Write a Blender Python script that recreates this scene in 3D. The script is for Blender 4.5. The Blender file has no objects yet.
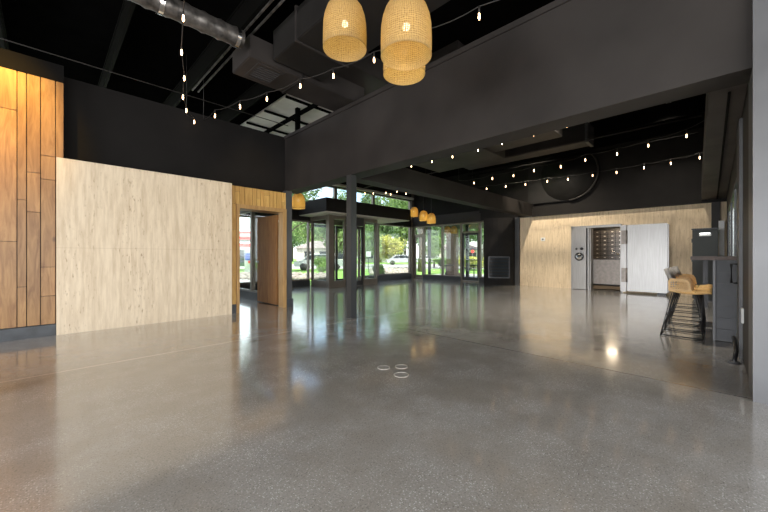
import bpy, bmesh, math, random
from mathutils import Vector, Matrix
random.seed(7)
sc = bpy.context.scene
COL = sc.collection
PI = math.pi

# ---------------------------------------------------------------- camera
cd = bpy.data.cameras.new('camera'); cam = bpy.data.objects.new('camera', cd); COL.objects.link(cam)
cam.location = (0, 0, 1.15); cam.rotation_euler = (PI/2, 0, -math.atan2(.7108, .7034))
cd.sensor_width = 36; cd.lens = 15.70; cd.clip_end = 400
sc.camera = cam
# ---------------------------------------------------------------- world, sun, daylight, exposure
w = bpy.data.worlds.new('world'); sc.world = w; w.use_nodes = True
nt = w.node_tree; nt.nodes.clear()
out = nt.nodes.new('ShaderNodeOutputWorld'); bg = nt.nodes.new('ShaderNodeBackground'); sky = nt.nodes.new('ShaderNodeTexSky')
sky.sky_type = 'NISHITA'; sky.sun_disc = False; sky.sun_elevation = math.radians(48); sky.sun_rotation = math.radians(215)
sky.dust_density = 2.0; sky.air_density = 1.0; sky.ozone_density = 1.0
mixw = nt.nodes.new('ShaderNodeMix'); mixw.data_type = 'RGBA'
tcw = nt.nodes.new('ShaderNodeTexCoord'); nzw = nt.nodes.new('ShaderNodeTexNoise'); rpw = nt.nodes.new('ShaderNodeValToRGB')
nzw.inputs['Scale'].default_value = 3.0; nzw.inputs['Detail'].default_value = 6
rpw.color_ramp.elements[0].position = .42; rpw.color_ramp.elements[1].position = .62
nt.links.new(tcw.outputs['Generated'], nzw.inputs['Vector']); nt.links.new(nzw.outputs['Fac'], rpw.inputs['Fac'])
nt.links.new(rpw.outputs['Color'], mixw.inputs[0]); nt.links.new(sky.outputs['Color'], mixw.inputs[6])
mixw.inputs[7].default_value = (9.0, 9.2, 9.6, 1)
nt.links.new(mixw.outputs[2], bg.inputs['Color']); bg.inputs['Strength'].default_value = .37
nt.links.new(bg.outputs['Background'], out.inputs['Surface'])

def light(kind, name, loc, target, energy, col=(1, 1, 1), **kw):
    l = bpy.data.lights.new(name, kind); l.energy = energy; l.color = col
    for k, v in kw.items(): setattr(l, k, v)
    o = bpy.data.objects.new(name, l); COL.objects.link(o); o.location = loc
    o.rotation_euler = (Vector(target) - Vector(loc)).to_track_quat('-Z', 'Y').to_euler()
    return o
light('SUN', 'sun', (-10, -20, 30), (0, -2, 0), 10.0, (1.0, .95, .86), angle=math.radians(2))
light('AREA', 'daylight_rear_window', (-6.3, 1.5, 1.7), (0, 1.5, 1.5), 620, (.97, .975, 1.0), shape='RECTANGLE', size=9, size_y=2.7)
light('AREA', 'daylight_side_window', (-1.0, -5.3, 1.7), (-1.0, 0, 1.6), 620, (1.0, .985, .96), shape='RECTANGLE', size=8.4, size_y=2.7)
sc.view_settings.view_transform = 'Standard'; sc.view_settings.look = 'None'
sc.view_settings.exposure = 0.2; sc.view_settings.gamma = 1.0
sc.view_settings.use_curve_mapping = False
cy = sc.cycles
try:
    cy.use_denoising = True; cy.max_bounces = 8; cy.transparent_max_bounces = 24
    cy.sample_clamp_indirect = 4; cy.sample_clamp_direct = 12; cy.caustics_reflective = False; cy.caustics_refractive = False
except Exception: pass

# ---------------------------------------------------------------- materials
def newmat(name):
    m = bpy.data.materials.new(name); m.use_nodes = True
    n = m.node_tree; b = n.nodes.get('Principled BSDF'); return m, n, b
def N(n, t, **kw):
    x = n.nodes.new(t)
    for k, v in kw.items():
        if k in x.inputs: x.inputs[k].default_value = v
        else: setattr(x, k, v)
    return x
def ramp(n, src, stops):
    r = n.nodes.new('ShaderNodeValToRGB'); e = r.color_ramp.elements
    while len(e) < len(stops): e.new(.5)
    for i, (p, c) in enumerate(stops): e[i].position = p; e[i].color = (*c, 1)
    n.links.new(src, r.inputs['Fac']); return r.outputs['Color']
def coords(n, scale=(1, 1, 1), world=False):
    if world: s = n.nodes.new('ShaderNodeNewGeometry').outputs['Position']
    else: s = n.nodes.new('ShaderNodeTexCoord').outputs['Object']
    mp = n.nodes.new('ShaderNodeMapping'); mp.inputs['Scale'].default_value = scale
    n.links.new(s, mp.inputs['Vector']); return mp.outputs['Vector']
def plain(name, col, rough=.6, metal=0, var=.12, scale=3, bump=0, spec=.5, emit=None, es=0):
    m, n, b = newmat(name)
    v = coords(n, (scale,)*3, True); t = N(n, 'ShaderNodeTexNoise', Detail=5.0); n.links.new(v, t.inputs['Vector']); t.inputs['Scale'].default_value = 1
    lo = tuple(c*(1-var) for c in col); hi = tuple(min(1, c*(1+var)) for c in col)
    n.links.new(ramp(n, t.outputs['Fac'], [(.3, lo), (.7, hi)]), b.inputs['Base Color'])
    b.inputs['Roughness'].default_value = rough; b.inputs['Metallic'].default_value = metal; b.inputs['Specular IOR Level'].default_value = spec
    if bump:
        bp = N(n, 'ShaderNodeBump', Strength=bump, Distance=.01); n.links.new(t.outputs['Fac'], bp.inputs['Height']); n.links.new(bp.outputs['Normal'], b.inputs['Normal'])
    if emit: b.inputs['Emission Color'].default_value = (*emit, 1); b.inputs['Emission Strength'].default_value = es
    return m
def mixc(n, fac, a, b_, mode='MIX'):
    x = n.nodes.new('ShaderNodeMix'); x.data_type = 'RGBA'; x.blend_type = mode
    for i, s in ((0, fac), (6, a), (7, b_)):
        if isinstance(s, (int, float)): x.inputs[i].default_value = s
        elif isinstance(s, tuple): x.inputs[i].default_value = (*s, 1)
        else: n.links.new(s, x.inputs[i])
    return x.outputs[2]

M = {}
M['black'] = plain('ceiling_black_paint', (.003, .003, .003), .9, var=.2, spec=.0)
M['duct'] = plain('black_painted_duct', (.030, .026, .024), .55, var=.3, scale=2, spec=.35)
M['duct2'] = plain('dark_painted_duct', (.013, .012, .011), .6, var=.3, scale=2, spec=.25)
M['hdr'] = plain('charcoal_painted_wall', (.012, .011, .0105), .7, var=.2, scale=1.2, spec=.1)
M['beam'] = plain('charcoal_painted_beam', (.028, .0245, .0225), .6, var=.3, scale=1.1, spec=.2)
M['fascia'] = plain('dark_fascia_paint', (.014, .0125, .0115), .65, var=.15, spec=.15)
M['soffit'] = plain('soffit_board', (.62, .56, .50), .8, var=.15, scale=4)
M['colpaint'] = plain('steel_column_paint', (.030, .031, .032), .4, var=.1, spec=.5)
M['pier'] = plain('grey_pier_paint', (.12, .122, .128), .4, metal=.2, var=.1)
M['bronze'] = plain('bronze_window_frame', (.16, .135, .11), .4, metal=.3, var=.1)
M['bronze_dark'] = plain('dark_window_frame', (.035, .034, .036), .4, metal=.3, var=.1)
M['curb'] = plain('black_curb', (.022, .022, .024), .5)
M['base'] = plain('black_baseboard', (.050, .055, .062), .5, var=.35, scale=6)
M['oak'] = None
M['steel'] = None
M['white'] = plain('white_plastic', (.8, .8, .78), .4, var=.03)
M['chrome'] = plain('chrome', (.8, .8, .8), .15, metal=1, var=.02)
M['blackmetal'] = plain('black_metal', (.02, .02, .022), .35, metal=.4)
M['case'] = plain('black_case_laminate', (.022, .025, .024), .6, var=.1)
M['graymetal'] = plain('grey_metal_panel', (.075, .075, .078), .4, metal=.2)
M['shiplap'] = plain('grey_shiplap', (.075, .078, .086), .5, var=.2, scale=5)
M['counter'] = plain('dark_walnut_counter', (.075, .045, .033), .5, var=.3, scale=8)
M['upholstery'] = plain('grey_upholstery', (.38, .36, .34), .85, var=.15, scale=40)
M['pale_board'] = plain('pale_ceiling_board', (.80, .78, .75), .85, var=.12, scale=2)  # on the ceiling boards this pale tone carries the clerestory daylight
M['spiral'] = plain('galvanised_spiral_duct', (.10, .092, .085), .42, metal=.6, var=.8, scale=9)
M['vaultwall'] = plain('vault_inner_wall', (.20, .17, .14), .6)
M['deposit'] = plain('deposit_box_steel', (.10, .092, .085), .3, metal=.6)
M['plate'] = plain('deposit_box_plate', (.5, .48, .44), .35, metal=.3)
M['gate'] = None
M['grass'] = plain('lawn', (.17, .33, .055), .9, var=.35, scale=1.5)
M['road'] = plain('road_concrete', (.32, .31, .30), .9, var=.05)
M['patio'] = plain('patio_slab', (.33, .32, .31), .8, var=.15)
M['rock'] = plain('pale_rocks', (.24, .21, .18), .9, var=.4, scale=5)
M['bark'] = plain('bark', (.11, .08, .06), .9, var=.4, scale=8)
M['housew'] = plain('house_siding', (.62, .58, .52), .8)
M['roof'] = plain('house_roof', (.20, .17, .16), .9)
M['gasred'] = plain('red_canopy_paint', (.75, .04, .03), .5)
M['gaswhite'] = plain('white_canopy_paint', (.45, .45, .45), .5, var=.03)
M['carpaint'] = plain('silver_car_paint', (.45, .47, .50), .25, metal=.5)
M['carblue'] = plain('dark_car_paint', (.05, .06, .09), .25, metal=.3)
M['tyre'] = plain('tyre', (.02, .02, .02), .8)
M['darkglass'] = plain('tinted_glass', (.02, .025, .03), .08)
M['signblue'] = plain('blue_sign', (.03, .08, .45), .4)
M['brickp'] = plain('brown_brick_pier', (.16, .11, .08), .8, var=.35, scale=12)
M['rimplate'] = plain('worn_plate_rim', (.50, .47, .42), .4, var=.4, scale=30)
M['discplate'] = plain('concrete_plug', (.30, .28, .26), .3, var=.2, scale=30)
M['joist'] = plain('black_joist_paint', (.003, .0028, .0026), .8, spec=.05)
M['blackwall'] = plain('matt_black_fascia', (.004, .0037, .0034), .8, spec=.1)
M['duct3'] = plain('worn_grey_duct', (.060, .053, .048), .6, var=.3, scale=2, spec=.3)
M['cord'] = plain('black_cord', (.02, .018, .016), .6)

def mat_leaf(name, a, b2):
    m, n, b = newmat(name)
    at = n.nodes.new('ShaderNodeAttribute'); at.attribute_name = 'tone'
    c = mixc(n, at.outputs['Fac'], a, b2); n.links.new(c, b.inputs['Base Color'])
    b.inputs['Roughness'].default_value = .6; b.inputs['Specular IOR Level'].default_value = .2
    tr = N(n, 'ShaderNodeBsdfTranslucent'); n.links.new(c, tr.inputs['Color'])
    mx = N(n, 'ShaderNodeMixShader'); mx.inputs[0].default_value = .35
    n.links.new(b.outputs[0], mx.inputs[1]); n.links.new(tr.outputs[0], mx.inputs[2])
    n.links.new(mx.outputs[0], n.nodes['Material Output'].inputs['Surface']); return m
M['leafA'] = mat_leaf('green_leaves', (.10, .17, .06), (.30, .42, .15))
M['leafB'] = mat_leaf('deep_green_leaves', (.07, .13, .06), (.20, .29, .13))
M['leafC'] = mat_leaf('yellow_green_leaves', (.28, .34, .07), (.50, .46, .14))

def mat_glass():
    m, n, b = newmat('window_glass'); n.nodes.remove(b)
    tr = N(n, 'ShaderNodeBsdfTransparent'); tr.inputs['Color'].default_value = (.93, .96, .95, 1)
    gl = N(n, 'ShaderNodeBsdfGlossy', Roughness=.0); lw = N(n, 'ShaderNodeLayerWeight', Blend=.5); pw = N(n, 'ShaderNodeMath', operation='POWER'); n.links.new(lw.outputs['Facing'], pw.inputs[0]); pw.inputs[1].default_value = 5
    fr = N(n, 'ShaderNodeMapRange'); n.links.new(pw.outputs[0], fr.inputs['Value']); fr.inputs['To Min'].default_value = .035; fr.inputs['To Max'].default_value = .6
    mx = N(n, 'ShaderNodeMixShader'); n.links.new(fr.outputs[0], mx.inputs[0])
    n.links.new(tr.outputs[0], mx.inputs[1]); n.links.new(gl.outputs[0], mx.inputs[2])
    n.links.new(mx.outputs[0], n.nodes['Material Output'].inputs['Surface']); return m
M['glass'] = mat_glass()

def mat_floor():
    m, n, b = newmat('polished_concrete')
    v = coords(n, (1, 1, 1), True)
    big = N(n, 'ShaderNodeTexNoise', Scale=.55, Detail=6.0, Roughness=.6); n.links.new(v, big.inputs['Vector'])
    base = ramp(n, big.outputs['Fac'], [(.25, (.42, .385, .33)), (.5, (.53, .505, .465)), (.75, (.64, .625, .60))])
    mid = N(n, 'ShaderNodeTexNoise', Scale=3.2, Detail=5.0, Roughness=.55); n.links.new(v, mid.inputs['Vector'])
    c = mixc(n, 1.0, base, ramp(n, mid.outputs['Fac'], [(.2, (.80, .80, .80)), (.8, (1.0, 1.0, 1.0))]), 'MULTIPLY')
    fn = N(n, 'ShaderNodeTexNoise', Scale=95.0, Detail=3.0, Roughness=.7); n.links.new(v, fn.inputs['Vector'])
    c = mixc(n, 1.0, c, ramp(n, fn.outputs['Fac'], [(.3, (.62, .62, .62)), (.7, (1.0, 1.0, 1.0))]), 'MULTIPLY')
    # aggregate: fine pale and dark stones
    vo = N(n, 'ShaderNodeTexVoronoi', Scale=105.0); n.links.new(v, vo.inputs['Vector'])
    sep = N(n, 'ShaderNodeSeparateColor'); n.links.new(vo.outputs['Color'], sep.inputs[0])
    edge = ramp(n, vo.outputs['Distance'], [(.25, (1, 1, 1)), (.42, (0, 0, 0))])
    pale = ramp(n, sep.outputs[0], [(.58, (0, 0, 0)), (.66, (1, 1, 1))])
    dark = ramp(n, sep.outputs[1], [(.70, (0, 0, 0)), (.80, (1, 1, 1))])
    pz = N(n, 'ShaderNodeTexNoise', Scale=1.6, Detail=5.0, Roughness=.6); n.links.new(v, pz.inputs['Vector'])
    patch = ramp(n, pz.outputs['Fac'], [(.42, (.10, .10, .10)), (.60, (1.0, 1.0, 1.0))])
    pf = mixc(n, 1.0, mixc(n, 1.0, edge, pale, 'MULTIPLY'), patch, 'MULTIPLY')
    c = mixc(n, ramp(n, pz.outputs['Fac'], [(.40, (.30, .30, .30)), (.62, (0, 0, 0))]), c, (.33, .285, .225))
    c = mixc(n, pf, c, (.74, .735, .72))
    df = mixc(n, 1.0, mixc(n, 1.0, edge, dark, 'MULTIPLY'), (.55, .55, .55), 'MULTIPLY')
    c = mixc(n, df, c, (.10, .095, .09))
    vo2 = N(n, 'ShaderNodeTexVoronoi', Scale=4.5); n.links.new(v, vo2.inputs['Vector'])
    chip = ramp(n, vo2.outputs['Distance'], [(.022, (1, 1, 1)), (.03, (0, 0, 0))])
    sp2 = N(n, 'ShaderNodeSeparateColor'); n.links.new(vo2.outputs['Color'], sp2.inputs[0])
    cf = mixc(n, 1.0, chip, ramp(n, sp2.outputs[0], [(.93, (0, 0, 0)), (.94, (1, 1, 1))]), 'MULTIPLY')
    c = mixc(n, cf, c, (.6, .6, .58))
    # saw-cut joints: along Y=4.62 and X=4.12, X=8.6
    sx = N(n, 'ShaderNodeSeparateXYZ'); n.links.new(v, sx.inputs[0])
    def line(sock, p, wd):
        a = N(n, 'ShaderNodeMath', operation='SUBTRACT'); n.links.new(sock, a.inputs[0]); a.inputs[1].default_value = p
        q = N(n, 'ShaderNodeMath', operation='ABSOLUTE'); n.links.new(a.outputs[0], q.inputs[0])
        l = N(n, 'ShaderNodeMath', operation='LESS_THAN'); n.links.new(q.outputs[0], l.inputs[0]); l.inputs[1].default_value = wd
        return l.outputs[0]
    for s, p, wd, cc, k in ((sx.outputs[1], 4.62, .012, (.70, .66, .58), .8), (sx.outputs[0], 4.0, .012, (.13, .12, .11), .75), (sx.outputs[0], 8.8, .012, (.66, .62, .55), .6)):
        lf = N(n, 'ShaderNodeMath', operation='MULTIPLY'); n.links.new(line(s, p, wd), lf.inputs[0]); lf.inputs[1].default_value = k
        c = mixc(n, lf.outputs[0], c, cc)
    n.links.new(c, b.inputs['Base Color'])
    rg = N(n, 'ShaderNodeMapRange'); n.links.new(mid.outputs['Fac'], rg.inputs['Value'])
    rg.inputs['From Min'].default_value = .3; rg.inputs['From Max'].default_value = .7; rg.inputs['To Min'].default_value = .12; rg.inputs['To Max'].default_value = .24
    n.links.new(rg.outputs[0], b.inputs['Roughness']); b.inputs['IOR'].default_value = 1.75; b.inputs['Specular IOR Level'].default_value = .5
    b.inputs['Coat Weight'].default_value = .85; b.inputs['Coat IOR'].default_value = 1.6; b.inputs['Coat Roughness'].default_value = .10
    wv = N(n, 'ShaderNodeTexNoise', Scale=2.2, Detail=3.0); n.links.new(v, wv.inputs['Vector'])
    bp = N(n, 'ShaderNodeBump', Strength=.05, Distance=.02); n.links.new(wv.outputs['Fac'], bp.inputs['Height']); n.links.new(bp.outputs['Normal'], b.inputs['Normal'])
    return m
M['floor'] = mat_floor()

def mat_travertine(name, lo, hi, pit, seams=True):
    m, n, b = newmat(name); v = coords(n, (1, 1, .10), True); v1 = coords(n, (1, 1, 1), True)
    s = N(n, 'ShaderNodeTexNoise', Scale=22.0, Detail=6.0, Roughness=.65); n.links.new(v, s.inputs['Vector'])
    c = ramp(n, s.outputs['Fac'], [(.34, lo), (.62, hi)])
    v2 = coords(n, (1, 1, .22), True)
    p = N(n, 'ShaderNodeTexNoise', Scale=34.0, Detail=5.0, Roughness=.7); n.links.new(v2, p.inputs['Vector'])
    p2 = N(n, 'ShaderNodeTexNoise', Scale=2.2, Detail=2.0); n.links.new(v, p2.inputs['Vector'])
    pf = mixc(n, 1.0, ramp(n, p.outputs['Fac'], [(.58, (0, 0, 0)), (.66, (1, 1, 1))]), ramp(n, p2.outputs['Fac'], [(.42, (.1, .1, .1)), (.62, (.9, .9, .9))]), 'MULTIPLY')
    c = mixc(n, pf, c, pit)
    sx = N(n, 'ShaderNodeSeparateXYZ'); n.links.new(v1, sx.inputs[0])
    a = N(n, 'ShaderNodeMath', operation='SUBTRACT'); n.links.new(sx.outputs[2], a.inputs[0]); a.inputs[1].default_value = 1.27
    q = N(n, 'ShaderNodeMath', operation='ABSOLUTE'); n.links.new(a.outputs[0], q.inputs[0])
    l = N(n, 'ShaderNodeMath', operation='LESS_THAN'); n.links.new(q.outputs[0], l.inputs[0]); l.inputs[1].default_value = .005
    lf = N(n, 'ShaderNodeMath', operation='MULTIPLY'); n.links.new(l.outputs[0], lf.inputs[0]); lf.inputs[1].default_value = .22
    c = mixc(n, lf.outputs[0], c, pit)
    n.links.new(c, b.inputs['Base Color']); b.inputs['Roughness'].default_value = .6
    bp = N(n, 'ShaderNodeBump', Strength=.15, Distance=.01); n.links.new(p.outputs['Fac'], bp.inputs['Height']); n.links.new(bp.outputs['Normal'], b.inputs['Normal'])
    return m
M['trav'] = mat_travertine('cream_travertine', (.56, .445, .31), (.71, .595, .44), (.33, .23, .14))
M['travgold'] = mat_travertine('golden_travertine', (.62, .475, .30), (.80, .645, .45), (.40, .27, .15))

def mat_wood(name, a, b2, grain=1.0, rough=.45, attr=True, axis=(1, 1, .12)):
    m, n, b = newmat(name); v = coords(n, axis, True)
    nz = N(n, 'ShaderNodeTexNoise', Scale=14.0, Detail=8.0, Roughness=.6, Distortion=1.2); n.links.new(v, nz.inputs['Vector'])
    c = ramp(n, nz.outputs['Fac'], [(.3, a), (.68, b2)])
    kv = coords(n, (1, 1, .55), True); kn = N(n, 'ShaderNodeTexVoronoi', Scale=2.1); n.links.new(kv, kn.inputs['Vector'])
    c = mixc(n, ramp(n, kn.outputs['Distance'], [(.03, (.75, .75, .75)), (.07, (0, 0, 0))]), c, tuple(x*.35 for x in a))
    if attr:
        at = n.nodes.new('ShaderNodeAttribute'); at.attribute_name = 'tone'
        c = mixc(n, 1.0, c, ramp(n, at.outputs['Fac'], [(0, (.72, .70, .68)), (1, (1.0, 1.0, 1.0))]), 'MULTIPLY')
    n.links.new(c, b.inputs['Base Color']); b.inputs['Roughness'].default_value = rough
    bp = N(n, 'ShaderNodeBump', Strength=.2, Distance=.004); n.links.new(nz.outputs['Fac'], bp.inputs['Height']); n.links.new(bp.outputs['Normal'], b.inputs['Normal'])
    return m
M['plank'] = mat_wood('stained_cypress_planks', (.23, .105, .032), (.44, .245, .09))
M['plank2'] = mat_wood('honey_planks', (.46, .25, .07), (.72, .46, .15))
M['frame_wood'] = mat_wood('oak_door_frame', (.30, .165, .06), (.46, .28, .11), attr=False)
M['door_wood'] = mat_wood('oak_door_leaf', (.24, .10, .03), (.40, .19, .06), attr=False, rough=.75)
M['stool_wood'] = mat_wood('light_oak_stool', (.56, .33, .11), (.78, .50, .20), attr=False, axis=(.3, 1, 1))

def mat_steel():
    m, n, b = newmat('brushed_vault_steel'); v = coords(n, (6, 90, 2), True)
    nz = N(n, 'ShaderNodeTexNoise', Scale=1.0, Detail=4.0); n.links.new(v, nz.inputs['Vector'])
    n.links.new(ramp(n, nz.outputs['Fac'], [(.3, (.235, .23, .225)), (.7, (.31, .305, .30))]), b.inputs['Base Color'])
    b.inputs['Metallic'].default_value = .55; b.inputs['Roughness'].default_value = .32
    # concentric brushing around the middle of the slab
    g = coords(n, (1, 1, 1), True); off = N(n, 'ShaderNodeVectorMath', operation='SUBTRACT'); n.links.new(g, off.inputs[0]); off.inputs[1].default_value = (12.7, 1.47, .35)
    wv = N(n, 'ShaderNodeTexWave', wave_type='RINGS', rings_direction='X', Scale=14.0, Distortion=.6); n.links.new(off.outputs[0], wv.inputs['Vector'])
    bp = N(n, 'ShaderNodeBump', Strength=.06, Distance=.004); n.links.new(wv.outputs['Fac'], bp.inputs['Height']); n.links.new(bp.outputs['Normal'], b.inputs['Normal'])
    return m
M['steel'] = mat_steel()
M['gate'] = plain('brushed_gate_steel', (.16, .14, .125), .35, metal=.5, var=.15, scale=12)

def mat_rattan():
    m, n, b = newmat('woven_rattan')
    tc = n.nodes.new('ShaderNodeUVMap')
    mp = N(n, 'ShaderNodeMapping'); mp.inputs['Scale'].default_value = (70, 30, 1); n.links.new(tc.outputs[0], mp.inputs['Vector'])
    def wave(d, s):
        x = N(n, 'ShaderNodeTexWave', bands_direction=d, Scale=s, Distortion=5.0, Detail=3.0); n.links.new(mp.outputs[0], x.inputs['Vector']); return x.outputs['Fac']
    w1 = wave('X', .32); w2 = wave('Y', .5)
    nz = N(n, 'ShaderNodeTexNoise', Scale=.9, Detail=3.0); n.links.new(mp.outputs[0], nz.inputs['Vector'])
    c = mixc(n, w2, (.20, .13, .045), (.50, .36, .17)); c = mixc(n, mixc(n, .6, (.5, .5, .5), w1), c, (.44, .31, .13), 'MIX')
    c = mixc(n, ramp(n, nz.outputs['Fac'], [(.3, (.5, .5, .5)), (.6, (0, 0, 0))]), c, (.17, .11, .04))
    n.links.new(c, b.inputs['Base Color']); b.inputs['Roughness'].default_value = .8
    tr = N(n, 'ShaderNodeBsdfTranslucent'); tr.inputs['Color'].default_value = (.72, .44, .08, 1)
    mx = N(n, 'ShaderNodeMixShader'); mx.inputs[0].default_value = .24
    n.links.new(b.outputs[0], mx.inputs[1]); n.links.new(tr.outputs[0], mx.inputs[2])
    tp = N(n, 'ShaderNodeBsdfTransparent'); mx2 = N(n, 'ShaderNodeMixShader')
    mm = N(n, 'ShaderNodeMath', operation='MULTIPLY'); n.links.new(w1, mm.inputs[0]); n.links.new(w2, mm.inputs[1])
    rr = ramp(n, mm.outputs[0], [(.0, (.42, .42, .42)), (.035, (0, 0, 0))])
    n.links.new(rr, mx2.inputs[0]); n.links.new(mx.outputs[0], mx2.inputs[1]); n.links.new(tp.outputs[0], mx2.inputs[2])
    n.links.new(mx2.outputs[0], n.nodes['Material Output'].inputs['Surface']); return m
M['rattan'] = mat_rattan()
M['bulb'] = plain('warm_bulb', (.9, .8, .6), .3, emit=(1.0, .62, .32), es=14)
M['bulb_big'] = plain('warm_pendant_bulb', (.9, .8, .6), .3, emit=(1.0, .85, .6), es=7)
M['lens'] = plain('added_spot_lens', (.9, .9, .85), .3, emit=(1.0, .85, .6), es=4)

# ---------------------------------------------------------------- mesh helpers
class MB:
    def __init__(s): s.bm = bmesh.new(); s.tone = s.bm.loops.layers.float_color.new('tone'); s.t = .5; s.uv = s.bm.loops.layers.uv.new('UVMap')
    def _t(s, faces):
        for f in faces:
            for l in f.loops: l[s.tone] = (s.t, s.t, s.t, 1)
    def box(s, a, b, bev=0):
        a, b = [min(p, q) for p, q in zip(a, b)], [max(p, q) for p, q in zip(a, b)]
        t = bmesh.new(); r = bmesh.ops.create_cube(t, size=1)
        for v in t.verts: v.co = Vector([a[i] + (v.co[i]+.5)*(b[i]-a[i]) for i in range(3)])
        if bev: bmesh.ops.bevel(t, geom=t.edges[:], offset=bev, segments=2, affect='EDGES')
        s.merge(t); return s
    def merge(s, t, mtx=None, smooth=False):
        if mtx: bmesh.ops.transform(t, matrix=mtx, verts=t.verts)
        mp = {v: s.bm.verts.new(v.co) for v in t.verts}; fs = []
        for f in t.faces:
            try: nf = s.bm.faces.new([mp[v] for v in f.verts]); nf.smooth = smooth or f.smooth; fs.append(nf)
            except ValueError: pass
        s._t(fs); t.free(); return s
    def tube(s, pts, r, seg=8, cap=True):
        pts = [Vector(p) for p in pts]; rs = r if isinstance(r, (list, tuple)) else [r]*len(pts)
        rings = []; up = None
        for i, p in enumerate(pts):
            d = (pts[min(i+1, len(pts)-1)] - pts[max(i-1, 0)]).normalized()
            if up is None: up = Vector((0, 0, 1)) if abs(d.z) < .9 else Vector((1, 0, 0))
            x = d.cross(up)
            if x.length < 1e-4: x = d.cross(Vector((0, 1, 0)))
            x.normalize(); y = d.cross(x).normalized(); up = -y if False else up
            rings.append([s.bm.verts.new(p + (x*math.cos(2*PI*k/seg) + y*math.sin(2*PI*k/seg))*rs[i]) for k in range(seg)])
        fs = []
        for a, b in zip(rings, rings[1:]):
            for k in range(seg):
                f = s.bm.faces.new([a[k], a[(k+1) % seg], b[(k+1) % seg], b[k]]); f.smooth = True; fs.append(f)
        if cap: fs += [s.bm.faces.new(rings[0][::-1]), s.bm.faces.new(rings[-1])]
        s._t(fs); return s
    def lathe(s, prof, seg=32, c=(0, 0, 0), axis='Z', uv=True):
        c = Vector(c); rings = []
        for (r, z) in prof:
            ring = []
            for k in range(seg):
                a = 2*PI*k/seg; p = Vector((r*math.cos(a), r*math.sin(a), z))
                if axis == 'X': p = Vector((z, r*math.cos(a), r*math.sin(a)))
                if axis == 'Y': p = Vector((r*math.cos(a), z, r*math.sin(a)))
                ring.append(s.bm.verts.new(c + p))
            rings.append(ring)
        fs = []; m = len(prof)-1
        for i, (a, b) in enumerate(zip(rings, rings[1:])):
            for k in range(seg):
                f = s.bm.faces.new([a[k], a[(k+1) % seg], b[(k+1) % seg], b[k]]); f.smooth = True; fs.append(f)
                for l, (u, vv) in zip(f.loops, ((k, i), (k+1, i), (k+1, i+1), (k, i+1))): l[s.uv].uv = (u/seg, vv/m)
        s._t(fs); return s
    def prism(s, poly, z0, z1):
        a = [s.bm.verts.new((x, y, z0)) for x, y in poly]; b = [s.bm.verts.new((x, y, z1)) for x, y in poly]; n = len(poly)
        fs = [s.bm.faces.new(a[::-1]), s.bm.faces.new(b)] + [s.bm.faces.new([a[i], a[(i+1) % n], b[(i+1) % n], b[i]]) for i in range(n)]
        s._t(fs); return s
    def sphere(s, c, r, sc_=(1, 1, 1), sub=2):
        t = bmesh.new(); bmesh.ops.create_icosphere(t, subdivisions=sub, radius=r)
        for v in t.verts: v.co = Vector(c) + Vector((v.co.x*sc_[0], v.co.y*sc_[1], v.co.z*sc_[2]))
        s.merge(t, smooth=True); return s
    def build(s, name, mat, parent=None, origin=None):
        bmesh.ops.recalc_face_normals(s.bm, faces=s.bm.faces[:])
        me = bpy.data.meshes.new(name)
        if parent is not None:
            o_ = Vector(parent.get('_w', (0, 0, 0)))
        else:
            vs = [v.co for v in s.bm.verts]
            lo = Vector([min(v[i] for v in vs) for i in range(3)]); hi = Vector([max(v[i] for v in vs) for i in range(3)])
            o_ = Vector(((lo.x+hi.x)/2, (lo.y+hi.y)/2, lo.z)) if origin is None else Vector(origin)
        for v in s.bm.verts: v.co -= o_
        s.bm.to_mesh(me); s.bm.free()
        me.materials.append(mat if not isinstance(mat, str) else M[mat])
        o = bpy.data.objects.new(name, me); COL.objects.link(o)
        if parent is not None: o.parent = parent; o['_w'] = tuple(o_)
        else: o.location = o_; o['_w'] = tuple(o_)
        return o
def tag(o, label, cat, group=None):
    o['label'] = label; o['category'] = cat
    if group: o['group'] = group
    return o
def struct(o): o['kind'] = 'structure'; return o
def thing(name, label, cat, loc=(0, 0, 0), group=None):
    o = bpy.data.objects.new(name, None); COL.objects.link(o); o.location = loc; o['_w'] = tuple(loc); o.empty_display_size = .2
    return tag(o, label, cat, group)
def sempty(name, loc=(0, 0, 0)):
    o = bpy.data.objects.new(name, None); COL.objects.link(o); o.location = loc; o['_w'] = tuple(loc); return struct(o)
def copy_tree(o, parent=None):
    c = o.copy(); COL.objects.link(c); c.parent = parent
    for ch in list(o.children): copy_tree(ch, c)
    return c
def bx(name, a, b, mat, parent=None, bev=0): return MB().box(a, b, bev).build(name, mat, parent)

# ================================================================ SETTING
H = 5.0
struct(bx('floor', (-6.4, -5.4, -.15), (13.7, 11.35, 0), 'floor'))
struct(bx('ceiling', (-6.6, -5.6, H), (13.9, 11.5, H+.25), 'black'))
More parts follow.
